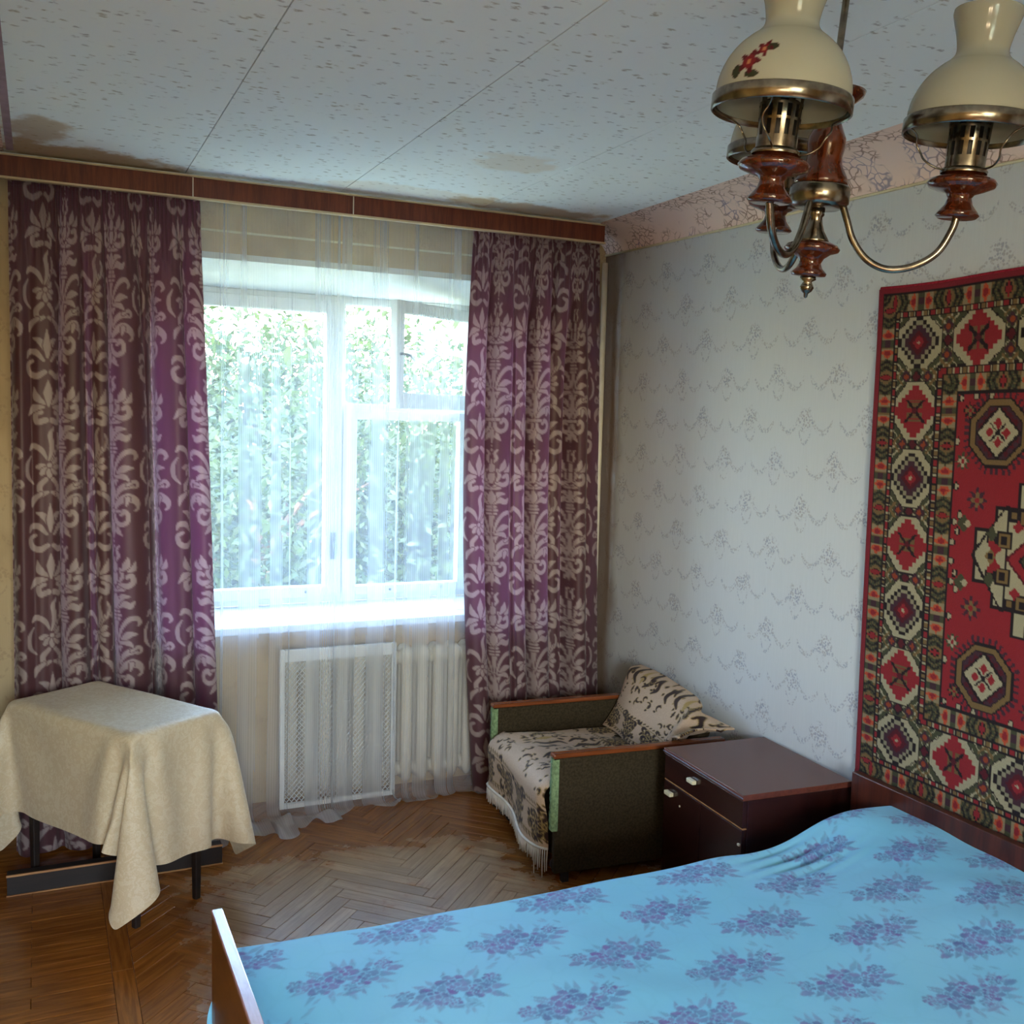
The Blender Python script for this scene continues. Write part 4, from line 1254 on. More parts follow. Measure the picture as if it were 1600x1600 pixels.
# the draped cloth: 48 rows of 35 points, x y z in half millimetres on the table
CLOTH = [
-540,-721,163,-526,-766,199,-496,-806,234,-455,-835,266,-410,-860,297,-358,-869,325,-307,-846,347,-275,-798,363,-267,-740,376,-281,-683,388,-301,-627,399,-296,-569,412,-237,-569,415,-202,-618,413,-166,-666,412,-110,-688,412,-51,-683,413,9,-678,414,68,-690,417,118,-723,421,176,-739,423,213,-692,421,244,-641,419,304,-638,417,325,-694,414,331,-754,411,344,-812,409,384,-857,404,442,-859,388,477,-819,360,485,-769,328,490,-718,296,499,-668,265,513,-619,233,524,-569,201,
-548,-685,211,-533,-730,247,-510,-773,283,-475,-809,316,-433,-837,348,-384,-855,378,-330,-847,403,-288,-808,421,-271,-753,435,-279,-694,447,-300,-639,458,-300,-581,471,-240,-574,475,-205,-622,474,-168,-670,472,-111,-689,473,-52,-681,473,8,-674,475,67,-685,477,117,-717,481,174,-735,483,216,-692,481,247,-641,479,307,-640,477,327,-696,474,332,-756,472,352,-813,469,400,-847,461,455,-833,441,482,-788,411,487,-737,379,495,-687,348,505,-637,316,520,-588,284,530,-538,253,
-527,-650,255,-536,-694,295,-520,-738,331,-492,-779,366,-454,-812,399,-409,-836,430,-356,-842,457,-306,-816,478,-278,-765,494,-278,-706,506,-299,-651,518,-303,-593,530,-244,-579,535,-206,-626,534,-170,-673,532,-112,-690,533,-53,-679,534,6,-670,535,65,-680,537,117,-711,541,173,-731,544,218,-691,542,250,-640,540,310,-642,537,328,-699,534,334,-758,532,362,-812,529,417,-831,517,465,-804,493,485,-756,462,491,-706,431,499,-655,399,513,-606,367,524,-556,336,525,-506,304,
-484,-636,296,-519,-657,340,-525,-702,379,-505,-746,415,-472,-783,449,-431,-813,481,-382,-830,510,-328,-819,534,-289,-777,552,-280,-719,565,-298,-663,577,-305,-605,589,-249,-585,595,-208,-629,594,-171,-676,593,-113,-690,593,-54,-678,594,5,-667,595,64,-674,597,116,-704,601,172,-726,604,220,-690,602,252,-640,600,312,-644,598,328,-702,595,338,-761,592,375,-808,588,433,-810,572,472,-773,545,486,-724,514,493,-674,482,505,-624,450,517,-575,419,519,-524,387,496,-482,351,
-441,-649,336,-479,-639,381,-512,-664,424,-512,-710,463,-488,-752,498,-451,-786,531,-407,-811,562,-353,-815,589,-305,-786,609,-283,-732,624,-297,-675,636,-307,-617,648,-254,-591,655,-211,-633,654,-173,-680,653,-114,-690,654,-55,-677,655,3,-663,656,63,-669,657,115,-697,661,171,-721,664,222,-689,662,255,-640,661,315,-646,658,326,-705,655,344,-762,652,391,-798,645,447,-785,625,477,-742,596,488,-692,565,497,-642,533,510,-593,502,513,-542,470,493,-498,435,456,-508,388,
-405,-678,375,-436,-655,421,-473,-643,466,-504,-672,509,-498,-718,547,-469,-758,581,-429,-788,613,-379,-804,643,-325,-791,666,-291,-745,683,-292,-686,695,-308,-630,707,-258,-597,715,-214,-637,715,-175,-683,713,-115,-690,714,-57,-675,715,1,-660,716,61,-664,718,115,-690,721,170,-715,724,223,-688,723,258,-639,721,317,-649,718,328,-708,715,353,-762,712,408,-783,701,457,-757,678,479,-710,648,489,-660,616,501,-611,585,507,-560,553,490,-514,518,454,-526,471,436,-554,422,
-373,-712,414,-405,-689,459,-432,-662,505,-468,-647,551,-495,-679,593,-482,-725,630,-449,-762,664,-403,-786,695,-350,-789,721,-303,-756,741,-293,-699,754,-309,-643,766,-264,-604,775,-216,-641,775,-176,-686,774,-116,-689,775,-58,-672,775,0,-658,776,60,-660,778,115,-683,781,169,-710,785,224,-687,783,261,-639,781,319,-651,779,331,-710,776,366,-759,771,424,-763,756,464,-727,730,480,-679,699,492,-629,668,500,-579,636,487,-531,602,453,-545,555,438,-574,504,433,-605,454,
-334,-735,454,-373,-723,498,-404,-700,544,-429,-670,590,-463,-651,636,-484,-687,678,-464,-731,714,-425,-763,746,-375,-779,775,-322,-764,798,-296,-712,813,-309,-655,825,-269,-612,835,-219,-645,835,-177,-688,834,-117,-687,835,-60,-668,836,-2,-655,837,58,-655,838,114,-676,841,168,-703,845,225,-685,844,264,-640,842,322,-654,839,336,-712,836,381,-751,829,437,-739,810,467,-696,782,482,-647,750,492,-597,719,484,-548,685,452,-564,638,440,-594,587,438,-625,536,436,-657,485,
-308,-692,488,-327,-720,537,-366,-725,583,-401,-708,629,-426,-678,675,-457,-655,721,-472,-696,762,-444,-736,797,-399,-761,828,-345,-764,854,-302,-726,872,-308,-668,884,-274,-620,895,-223,-650,895,-178,-691,895,-118,-685,896,-62,-665,896,-3,-652,897,57,-652,899,114,-669,901,167,-697,905,226,-683,904,267,-640,902,324,-657,899,344,-713,896,398,-738,886,446,-711,863,469,-665,833,482,-615,802,481,-565,769,450,-583,721,443,-614,670,444,-645,619,443,-677,568,437,-708,517,
-331,-643,514,-321,-668,568,-326,-698,620,-356,-718,668,-395,-713,713,-423,-687,759,-450,-660,806,-457,-703,846,-421,-737,879,-370,-752,908,-316,-739,929,-305,-681,943,-280,-628,954,-226,-655,955,-179,-692,955,-120,-682,956,-64,-661,956,-5,-649,957,55,-648,959,113,-662,961,166,-690,965,226,-681,964,270,-640,962,326,-661,960,355,-713,955,413,-719,941,452,-681,915,471,-633,885,477,-583,853,449,-603,803,442,-634,752,447,-665,701,441,-697,650,429,-726,600,409,-751,549,
-382,-620,537,-361,-630,593,-344,-647,648,-335,-673,701,-349,-702,751,-385,-713,798,-416,-691,844,-444,-665,890,-439,-710,930,-393,-734,960,-339,-735,985,-295,-697,1001,-286,-640,1013,-233,-665,1014,-180,-693,1015,-122,-677,1016,-66,-656,1017,-7,-647,1018,53,-646,1019,112,-656,1021,166,-682,1025,226,-678,1025,273,-642,1022,326,-668,1020,369,-710,1014,424,-693,995,456,-651,967,471,-602,936,447,-623,886,445,-655,835,436,-685,784,419,-710,732,396,-726,679,373,-732,623,357,-726,566,
-438,-619,558,-417,-623,614,-396,-627,670,-375,-635,726,-355,-650,781,-350,-679,833,-371,-706,882,-407,-693,929,-437,-670,975,-415,-712,1013,-362,-721,1039,-307,-706,1059,-284,-653,1072,-224,-647,1071,-182,-689,1076,-125,-670,1076,-68,-653,1077,-8,-645,1078,52,-643,1080,111,-650,1081,166,-674,1085,226,-670,1085,277,-642,1082,325,-678,1079,383,-691,1070,433,-667,1049,455,-619,1019,434,-639,966,426,-671,916,405,-691,863,383,-700,809,363,-699,752,350,-690,694,345,-680,635,345,-668,576,
-495,-614,580,-474,-624,636,-453,-631,691,-432,-636,747,-411,-642,803,-388,-640,859,-367,-654,913,-358,-685,964,-394,-693,1011,-424,-675,1060,-383,-706,1094,-331,-680,1108,-276,-672,1129,-226,-642,1131,-185,-683,1136,-127,-665,1136,-69,-650,1137,-10,-644,1139,50,-645,1140,110,-644,1142,165,-667,1145,224,-653,1143,282,-642,1143,335,-670,1139,394,-672,1127,435,-635,1101,413,-652,1047,391,-670,994,370,-671,938,354,-665,881,346,-654,822,342,-643,764,343,-631,705,333,-621,646,332,-610,587,
-530,-571,602,-518,-589,658,-503,-606,714,-486,-621,769,-466,-631,825,-444,-640,880,-423,-647,936,-401,-653,992,-367,-649,1041,-375,-677,1092,-406,-677,1143,-349,-669,1165,-298,-643,1178,-239,-644,1190,-188,-675,1196,-128,-664,1197,-71,-648,1198,-11,-642,1199,49,-646,1201,108,-644,1202,167,-655,1205,227,-651,1204,287,-656,1203,345,-641,1191,402,-644,1180,380,-648,1123,358,-643,1068,348,-631,1010,340,-620,952,337,-608,893,333,-597,834,331,-585,775,330,-573,717,331,-562,658,334,-551,599,
-472,-558,594,-467,-558,653,-460,-563,713,-444,-578,769,-446,-574,828,-438,-580,888,-430,-588,946,-420,-597,1005,-409,-612,1062,-396,-629,1119,-359,-645,1162,-371,-661,1225,-312,-656,1242,-251,-653,1250,-192,-648,1251,-132,-646,1254,-72,-645,1258,-12,-643,1259,48,-641,1261,108,-639,1262,168,-637,1263,229,-635,1264,291,-635,1265,353,-632,1256,356,-615,1193,355,-599,1134,355,-584,1077,365,-573,1019,346,-561,963,345,-550,904,347,-539,845,352,-530,786,360,-522,727,369,-516,668,378,-511,609,
-412,-553,588,-407,-550,648,-403,-545,708,-400,-537,767,-389,-558,822,-380,-568,880,-371,-576,939,-362,-582,998,-356,-584,1058,-355,-587,1117,-355,-587,1177,-369,-601,1239,-321,-606,1276,-257,-600,1278,-196,-594,1276,-136,-590,1276,-75,-587,1275,-15,-584,1273,45,-581,1271,105,-579,1269,165,-576,1268,226,-574,1267,286,-572,1267,349,-570,1270,358,-555,1208,356,-540,1149,359,-526,1090,364,-514,1032,373,-508,973,382,-503,914,393,-500,855,406,-503,796,416,-501,737,426,-498,678,435,-495,619,
-355,-533,583,-351,-529,643,-346,-525,702,-343,-519,762,-344,-518,822,-346,-518,882,-349,-520,942,-353,-522,1001,-355,-525,1061,-355,-526,1121,-357,-529,1181,-371,-540,1241,-322,-541,1274,-259,-537,1266,-199,-533,1266,-139,-530,1267,-79,-527,1266,-18,-524,1266,42,-521,1266,102,-518,1266,162,-516,1266,222,-513,1266,282,-511,1266,342,-508,1265,383,-503,1219,395,-497,1161,407,-491,1102,417,-486,1043,426,-482,984,436,-477,925,446,-473,865,454,-469,806,463,-464,747,472,-460,688,481,-456,629,
-383,-480,581,-383,-478,641,-384,-477,701,-390,-482,761,-395,-485,820,-397,-486,880,-399,-486,940,-400,-485,1000,-398,-483,1061,-395,-481,1121,-390,-478,1180,-370,-479,1238,-322,-479,1273,-261,-476,1267,-201,-473,1266,-141,-470,1266,-81,-467,1266,-21,-464,1266,39,-461,1266,99,-458,1266,159,-455,1266,219,-453,1266,279,-450,1266,338,-447,1266,377,-443,1221,372,-441,1161,380,-437,1101,389,-433,1042,399,-428,983,408,-424,924,418,-419,865,427,-415,806,436,-410,747,444,-406,687,452,-403,628,
-434,-448,580,-433,-445,640,-432,-441,700,-431,-438,760,-427,-434,820,-422,-431,879,-415,-428,939,-407,-425,998,-398,-423,1058,-387,-421,1117,-366,-423,1173,-369,-419,1233,-324,-418,1273,-264,-416,1266,-204,-413,1266,-144,-409,1266,-84,-406,1266,-24,-404,1266,36,-401,1266,96,-398,1266,156,-395,1266,216,-392,1266,275,-389,1266,335,-387,1269,373,-383,1223,374,-380,1163,367,-378,1103,370,-375,1043,376,-372,984,382,-369,924,389,-366,865,397,-362,805,404,-359,746,412,-355,686,419,-352,627,
-440,-388,577,-436,-384,636,-431,-381,696,-425,-378,756,-417,-375,815,-409,-372,875,-400,-370,934,-389,-368,993,-379,-365,1052,-363,-366,1110,-364,-363,1170,-368,-359,1230,-327,-358,1273,-267,-355,1266,-207,-352,1266,-147,-349,1266,-87,-346,1266,-27,-343,1266,33,-340,1266,93,-337,1266,153,-334,1266,213,-332,1266,273,-329,1266,332,-326,1271,371,-322,1225,373,-320,1165,368,-318,1106,366,-315,1046,367,-313,986,371,-310,926,375,-307,866,380,-304,806,386,-301,747,392,-298,687,399,-295,627,
-428,-329,572,-424,-325,632,-417,-322,691,-409,-320,751,-400,-317,810,-390,-315,869,-380,-313,928,-370,-311,987,-360,-309,1046,-362,-305,1106,-364,-302,1166,-369,-299,1226,-330,-297,1272,-270,-294,1266,-210,-291,1266,-150,-288,1266,-90,-286,1266,-30,-283,1266,30,-280,1266,90,-277,1266,150,-274,1266,210,-271,1266,270,-268,1266,329,-266,1273,369,-262,1228,371,-260,1168,367,-257,1108,364,-255,1048,365,-252,988,367,-250,928,369,-247,868,372,-244,808,377,-242,749,381,-239,689,386,-236,629,
-416,-270,568,-410,-267,627,-401,-264,686,-393,-261,746,-383,-259,805,-374,-257,864,-366,-254,924,-360,-251,983,-361,-248,1043,-364,-245,1103,-366,-242,1163,-369,-239,1223,-333,-237,1271,-273,-234,1266,-213,-231,1266,-153,-228,1266,-93,-225,1266,-33,-222,1266,27,-219,1266,87,-216,1266,147,-213,1266,207,-211,1266,267,-208,1266,326,-205,1274,367,-202,1231,367,-199,1170,365,-197,1111,364,-194,1051,364,-192,991,364,-189,931,367,-187,871,369,-184,811,371,-181,751,375,-179,691,379,-176,631,
-406,-211,563,-397,-208,623,-389,-205,682,-380,-203,741,-372,-200,801,-365,-197,860,-360,-194,920,-360,-191,980,-363,-188,1040,-365,-185,1100,-367,-182,1159,-369,-179,1220,-336,-176,1270,-275,-173,1266,-216,-170,1266,-156,-168,1266,-96,-165,1266,-36,-162,1266,24,-159,1266,84,-156,1266,144,-153,1266,204,-150,1266,264,-147,1266,323,-145,1276,366,-142,1233,364,-139,1173,362,-137,1113,362,-134,1053,363,-131,993,364,-129,933,365,-126,873,367,-124,813,369,-121,754,372,-119,694,375,-116,634,
-396,-151,559,-388,-148,618,-380,-146,678,-372,-143,737,-366,-140,797,-362,-137,857,-360,-134,917,-362,-131,977,-364,-128,1036,-366,-124,1096,-369,-121,1156,-368,-118,1216,-338,-116,1268,-278,-113,1266,-218,-110,1266,-159,-107,1266,-99,-104,1266,-39,-101,1266,21,-98,1266,81,-95,1266,141,-93,1266,201,-90,1266,261,-87,1266,320,-84,1277,364,-81,1236,360,-79,1176,360,-76,1116,361,-74,1056,362,-71,996,362,-69,936,364,-66,876,365,-63,816,367,-61,756,369,-58,696,372,-56,636,
-389,-91,555,-381,-88,615,-373,-86,674,-368,-83,734,-363,-80,794,-361,-77,854,-361,-73,913,-362,-70,973,-364,-67,1033,-367,-64,1093,-369,-61,1153,-368,-58,1213,-341,-55,1267,-281,-52,1266,-221,-50,1266,-161,-47,1266,-102,-44,1266,-42,-41,1266,18,-38,1266,78,-35,1266,138,-32,1266,198,-29,1266,258,-26,1266,318,-24,1278,363,-21,1239,358,-18,1178,358,-16,1118,359,-13,1058,360,-11,998,361,-8,939,363,-6,879,363,-3,819,366,0,759,369,2,699,371,5,639,
-383,-31,552,-376,-28,611,-370,-25,671,-365,-22,731,-362,-19,790,-360,-16,850,-361,-13,910,-362,-10,970,-365,-7,1030,-367,-4,1090,-369,-1,1150,-367,2,1210,-344,5,1265,-284,8,1266,-224,11,1266,-164,14,1266,-104,17,1266,-45,20,1266,15,23,1266,75,26,1266,135,28,1266,195,31,1266,255,34,1266,315,37,1279,362,40,1242,356,42,1181,357,44,1121,358,47,1061,359,50,1001,360,52,941,362,55,881,364,57,821,366,60,761,369,63,701,373,65,642,
-379,29,548,-373,32,608,-368,35,668,-364,38,728,-361,41,787,-359,44,847,-360,47,907,-362,50,967,-364,53,1027,-366,57,1087,-368,60,1147,-367,63,1207,-347,66,1263,-287,68,1267,-227,71,1266,-167,74,1266,-107,77,1266,-48,80,1266,12,83,1266,72,86,1266,132,89,1266,192,92,1266,252,95,1266,311,98,1279,360,100,1244,355,102,1184,356,105,1124,357,107,1064,358,110,1004,359,112,944,361,115,884,363,118,824,367,120,764,371,123,704,377,125,645,
-375,90,545,-372,92,605,-367,95,665,-364,98,725,-360,101,784,-358,105,844,-358,108,904,-360,111,964,-363,114,1024,-365,117,1084,-367,120,1144,-366,123,1204,-349,126,1261,-290,129,1269,-230,132,1266,-170,135,1266,-110,138,1266,-51,141,1266,9,144,1266,69,146,1266,129,149,1266,189,152,1266,249,155,1266,308,158,1279,359,160,1247,355,163,1186,356,165,1126,358,168,1066,358,170,1006,359,173,946,361,175,886,365,178,827,371,181,767,377,183,707,383,185,648,
-372,150,542,-371,153,602,-367,156,662,-365,159,722,-361,162,781,-358,165,841,-357,168,901,-357,171,961,-361,174,1021,-364,177,1081,-366,180,1141,-366,184,1201,-352,186,1259,-293,189,1271,-233,192,1266,-173,195,1266,-113,198,1266,-54,201,1266,6,204,1266,66,207,1266,126,210,1266,186,213,1266,246,216,1266,305,219,1278,358,221,1249,355,223,1189,355,226,1129,355,228,1069,357,231,1009,359,233,949,365,236,889,373,238,830,381,240,770,390,242,711,392,245,651,
-369,210,539,-369,213,599,-368,216,659,-366,219,719,-363,222,779,-359,225,838,-357,228,898,-356,231,958,-357,234,1018,-360,238,1078,-364,241,1138,-365,244,1198,-354,247,1257,-296,250,1272,-236,253,1266,-176,256,1266,-117,259,1266,-57,262,1266,3,264,1266,63,267,1266,123,270,1266,183,273,1266,243,276,1266,302,279,1277,356,281,1252,355,283,1191,355,286,1131,355,288,1071,361,291,1012,371,292,953,383,293,894,390,296,834,396,298,775,399,302,715,401,305,655,
-364,270,536,-367,274,596,-367,277,656,-367,280,716,-365,282,776,-362,285,836,-359,289,895,-356,292,955,-355,295,1015,-356,298,1075,-359,301,1135,-363,304,1195,-356,307,1255,-299,310,1274,-240,313,1266,-180,316,1266,-120,319,1266,-60,322,1266,0,325,1266,60,328,1266,120,331,1266,180,334,1266,240,337,1266,299,340,1275,355,342,1254,355,344,1194,355,346,1134,367,347,1075,383,347,1017,391,349,958,396,352,898,400,355,838,403,358,778,405,361,718,407,365,658,
-358,330,533,-362,334,593,-364,337,653,-365,340,713,-366,343,773,-365,346,833,-363,349,893,-360,352,953,-357,355,1012,-355,358,1072,-356,361,1132,-358,364,1192,-358,368,1253,-302,371,1274,-243,374,1267,-183,377,1266,-123,380,1266,-63,382,1266,-3,385,1266,57,388,1266,117,391,1266,177,394,1266,237,397,1266,296,400,1273,354,402,1256,356,404,1196,377,402,1140,389,404,1081,390,407,1021,390,409,961,389,412,901,388,414,841,387,416,781,385,418,721,383,420,661,
-350,390,531,-353,393,591,-356,397,650,-359,400,710,-362,403,770,-364,406,830,-365,409,890,-364,412,950,-362,415,1010,-358,418,1070,-355,422,1129,-356,425,1189,-361,428,1250,-306,431,1275,-246,434,1267,-186,437,1266,-126,440,1266,-66,443,1266,-6,446,1266,54,449,1266,114,452,1266,174,455,1266,234,458,1266,294,461,1271,354,463,1258,373,462,1201,379,463,1142,366,459,1083,361,459,1023,358,460,963,355,461,903,352,463,843,350,465,783,349,467,723,348,470,663,
-337,449,528,-339,452,588,-344,456,648,-347,459,708,-351,462,767,-355,466,827,-359,469,887,-361,472,947,-362,475,1007,-362,479,1067,-360,482,1127,-355,485,1187,-364,488,1249,-310,492,1274,-249,495,1266,-189,498,1266,-129,500,1266,-69,503,1266,-9,506,1266,51,509,1266,111,512,1266,171,515,1266,231,518,1266,293,521,1273,352,523,1261,355,518,1200,355,518,1140,361,519,1080,376,518,1022,362,521,964,363,521,904,368,521,844,373,521,784,380,519,725,386,517,665,
-323,508,526,-326,511,586,-329,514,645,-332,518,705,-336,521,765,-340,524,825,-345,528,885,-350,532,944,-357,536,1004,-355,539,1064,-355,542,1124,-355,545,1184,-368,550,1246,-314,553,1273,-253,556,1266,-192,558,1266,-132,561,1266,-72,564,1266,-12,566,1268,48,569,1270,108,572,1272,168,576,1273,229,579,1274,291,583,1277,351,584,1261,357,578,1198,381,572,1143,378,577,1083,382,578,1023,392,573,964,403,566,906,416,558,848,423,554,789,430,552,729,437,550,669,
-339,566,522,-340,570,582,-340,573,642,-341,577,701,-342,581,761,-343,585,821,-346,588,881,-349,592,941,-353,596,1000,-355,599,1060,-355,601,1121,-359,606,1180,-372,613,1244,-319,618,1273,-256,617,1268,-196,619,1267,-135,622,1267,-75,624,1266,-15,627,1264,45,629,1263,105,632,1262,165,635,1260,225,639,1260,285,641,1257,347,645,1254,365,637,1192,399,629,1144,413,626,1086,426,619,1027,438,612,969,448,607,910,458,601,851,467,596,792,476,591,733,485,585,674,
-395,590,520,-396,593,580,-397,595,640,-398,597,700,-400,597,760,-403,594,820,-406,585,879,-409,584,939,-412,589,999,-414,602,1057,-412,621,1114,-399,648,1167,-348,630,1188,-321,665,1233,-259,664,1229,-198,665,1228,-138,664,1223,-78,663,1219,-18,662,1215,42,660,1211,102,658,1207,161,658,1204,220,649,1199,279,643,1194,338,644,1188,364,696,1180,358,669,1127,358,645,1071,368,631,1014,386,641,957,399,640,899,410,638,840,422,635,781,434,632,722,445,630,664,
-452,573,519,-454,577,579,-455,577,639,-457,583,699,-460,594,758,-462,583,817,-466,590,876,-464,608,933,-453,632,987,-432,656,1038,-395,670,1084,-367,631,1118,-364,677,1156,-306,673,1171,-257,642,1171,-198,652,1168,-141,670,1163,-82,665,1159,-22,663,1155,38,661,1151,98,658,1147,157,664,1144,214,644,1139,273,642,1133,332,642,1128,339,701,1124,394,708,1100,366,700,1048,340,682,996,330,658,942,340,638,886,352,626,829,365,620,770,376,617,712,388,616,653,
-506,545,520,-509,553,580,-513,561,639,-517,574,697,-521,591,755,-512,615,809,-494,641,860,-467,663,909,-432,678,955,-390,674,998,-372,635,1040,-333,659,1078,-350,709,1107,-294,692,1114,-261,642,1111,-201,646,1107,-145,668,1103,-86,669,1099,-26,663,1095,34,661,1091,94,662,1087,153,667,1083,208,642,1079,268,644,1073,327,642,1067,320,701,1067,370,729,1049,417,708,1017,385,710,966,352,708,916,325,693,864,313,668,811,312,644,756,318,625,700,328,609,643,
-567,549,517,-567,569,574,-563,593,629,-552,620,681,-531,645,731,-503,667,780,-469,684,826,-429,689,870,-389,674,913,-375,634,955,-331,635,996,-356,680,1026,-337,731,1052,-286,699,1055,-265,643,1051,-205,642,1047,-149,664,1042,-89,670,1038,-30,666,1034,30,662,1030,90,665,1027,150,669,1023,202,641,1019,262,643,1013,322,642,1007,303,699,1009,344,741,996,396,734,967,435,703,934,403,711,883,371,718,833,338,715,783,310,700,732,294,677,679,293,654,624,
-604,594,501,-588,621,552,-567,647,602,-539,670,650,-506,688,697,-467,698,742,-426,696,785,-389,674,827,-375,634,870,-335,620,912,-329,669,946,-364,710,974,-323,748,995,-282,704,995,-268,646,991,-208,638,987,-153,659,982,-93,669,978,-34,667,974,26,664,970,86,668,966,146,668,963,202,648,959,256,621,957,312,640,948,291,696,950,317,750,942,371,755,916,417,733,884,451,697,850,417,697,801,388,712,750,357,722,700,323,721,651,291,710,601,
-598,646,471,-573,671,520,-542,690,567,-506,704,613,-465,709,657,-424,700,700,-390,673,742,-374,634,785,-339,610,827,-314,650,864,-341,696,893,-366,741,922,-311,759,937,-280,708,934,-270,649,930,-212,635,927,-156,654,922,-97,667,918,-38,668,914,22,665,910,82,669,906,142,663,902,194,634,901,249,610,898,301,638,888,282,695,890,293,754,886,345,773,864,394,756,834,436,729,801,466,690,766,431,684,718,400,696,667,372,712,617,340,721,567,
-578,693,438,-543,708,484,-504,718,529,-463,716,572,-423,701,615,-392,672,657,-374,634,699,-343,605,742,-307,632,781,-327,679,812,-366,714,841,-361,768,868,-302,768,878,-281,712,874,-273,653,870,-216,632,867,-159,648,862,-101,664,857,-42,669,853,18,667,849,78,668,846,137,658,842,188,626,841,242,600,839,289,637,829,287,697,830,271,755,830,318,788,812,370,779,783,413,754,750,453,724,717,480,683,682,445,672,634,413,681,585,384,696,534,
-543,724,400,-502,729,444,-461,721,487,-423,701,529,-394,670,572,-374,633,614,-346,601,657,-304,615,697,-308,665,730,-349,698,759,-377,742,789,-352,790,813,-294,775,819,-281,717,814,-274,657,810,-221,630,806,-162,642,802,-105,660,797,-45,667,793,14,668,789,74,666,785,133,653,782,183,621,781,236,591,780,264,644,774,290,698,769,259,749,771,291,798,759,345,801,732,389,777,700,431,749,667,470,718,634,493,676,598,459,660,551,425,666,502,
-500,737,360,-460,724,402,-424,701,444,-395,669,486,-374,633,529,-347,600,571,-304,601,613,-293,648,648,-326,689,678,-368,720,707,-383,771,736,-341,809,756,-289,780,759,-286,720,754,-276,661,749,-225,629,746,-166,638,742,-108,656,737,-49,665,733,11,666,729,70,663,725,128,648,722,179,616,721,233,590,719,274,633,716,279,692,710,249,744,712,266,801,704,318,820,681,365,800,650,407,772,617,449,745,584,486,712,550,506,668,514,472,650,468,
-460,724,317,-425,699,359,-396,668,401,-374,632,444,-347,599,486,-306,590,529,-282,631,565,-305,677,596,-348,708,625,-383,746,654,-383,799,683,-331,824,699,-285,785,698,-284,725,694,-276,666,689,-229,629,686,-170,635,682,-112,651,677,-53,662,673,7,664,669,66,660,665,124,643,662,175,612,661,230,588,659,276,627,656,259,684,654,240,741,652,244,801,648,290,834,630,341,823,599,383,795,566,423,766,533,466,739,500,502,705,467,519,661,430,
-428,697,274,-397,667,316,-373,632,358,-346,600,401,-308,582,444,-274,613,482,-287,662,514,-325,699,543,-367,730,572,-395,774,602,-379,825,628,-321,835,640,-282,790,638,-282,730,633,-277,670,629,-233,629,625,-174,632,621,-116,647,617,-57,659,612,3,662,608,62,656,605,120,638,602,172,608,601,228,587,599,275,624,596,260,682,593,237,737,592,228,797,590,262,845,577,315,845,549,358,817,516,398,788,483,439,760,450,482,733,417,517,699,383,
-399,665,231,-371,633,273,-344,601,316,-310,576,359,-270,596,399,-272,646,432,-304,687,462,-344,721,491,-384,755,520,-403,803,550,-371,849,573,-312,845,581,-279,794,578,-280,735,573,-277,675,569,-238,630,565,-178,630,561,-119,644,556,-61,655,552,-1,660,548,58,653,545,115,633,542,169,606,540,225,586,538,273,621,535,259,680,533,237,736,531,218,792,530,236,849,523,288,864,498,332,838,466,372,808,433,414,781,400,458,757,367,496,725,333]

# ------------------------------------------------------------------ small table under the cloth, plank on the floor
T_ROT = math.radians(33)
tab = empty('small_table', (.2045, 3.505, 0), T_ROT)
tag(tab, 'small dark table hidden under the cream cloth before the left curtain, only a foot showing', 'table')
TX, TY, TZ = .345, .632, .625
MB().box(-TX / 2 + .004, TX / 2 - .004, -TY / 2 + .004, TY / 2 - .004, TZ - .022, TZ - .001).build('tabletop', M['dark_wood'], tab, .003)
MB().box(-TX / 2 + .04, TX / 2 - .04, -TY / 2 + .04, TY / 2 - .04, TZ - .085, TZ - .022).build('apron', M['dark_wood'], tab, .002)
for sx in (-1, 1):
    for sy in (-1, 1):
        cx, cy = sx * (TX / 2 - .055), sy * (TY / 2 - .055)
        mb = MB()
        vs = [(cx + a * h, cy + b * h, z) for z, h in ((.0005, .010), (TZ - .03, .016)) for a, b in ((-1, -1), (1, -1), (1, 1), (-1, 1))]
        mb.add(vs, [(0, 3, 2, 1), (4, 5, 6, 7), (0, 1, 5, 4), (1, 2, 6, 5), (2, 3, 7, 6), (3, 0, 4, 7)])
        mb.build('leg', M['dark_wood'], tab, .003)

_cl = np.array(CLOTH, float).reshape(48, 35, 3) / 2000.0
_cl[..., 2] = np.maximum(_cl[..., 2], .006)
cme = grid_mesh('tablecloth', _cl, M['tablecloth'])
tcl = link('tablecloth', cme)
tcl.location = tab.location; tcl.rotation_euler = (0, 0, T_ROT)
sb = tcl.modifiers.new('smooth', 'SUBSURF'); sb.levels = 1; sb.render_levels = 2
tag(tcl, 'cream jacquard tablecloth draped over the small table at the left, corners hanging to the floor', 'tablecloth')

bd = empty('floor_plank', (.22, 3.60, 0))
tag(bd, 'long dark plank with pale edges lying on the floor under the cloth covered table', 'plank')
MB().box(-.34, .345, -.014, .030, .004, .064).build('board', M['dark_wood'], bd)
MB().box(-.340, .345, -.008, .030, .064, .069).build('lid', M['dark_wood'], bd)
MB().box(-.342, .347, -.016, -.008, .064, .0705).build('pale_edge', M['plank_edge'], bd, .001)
MB().box(-.342, .347, -.019, -.014, .0005, .004).build('pale_edge', M['plank_edge'], bd)

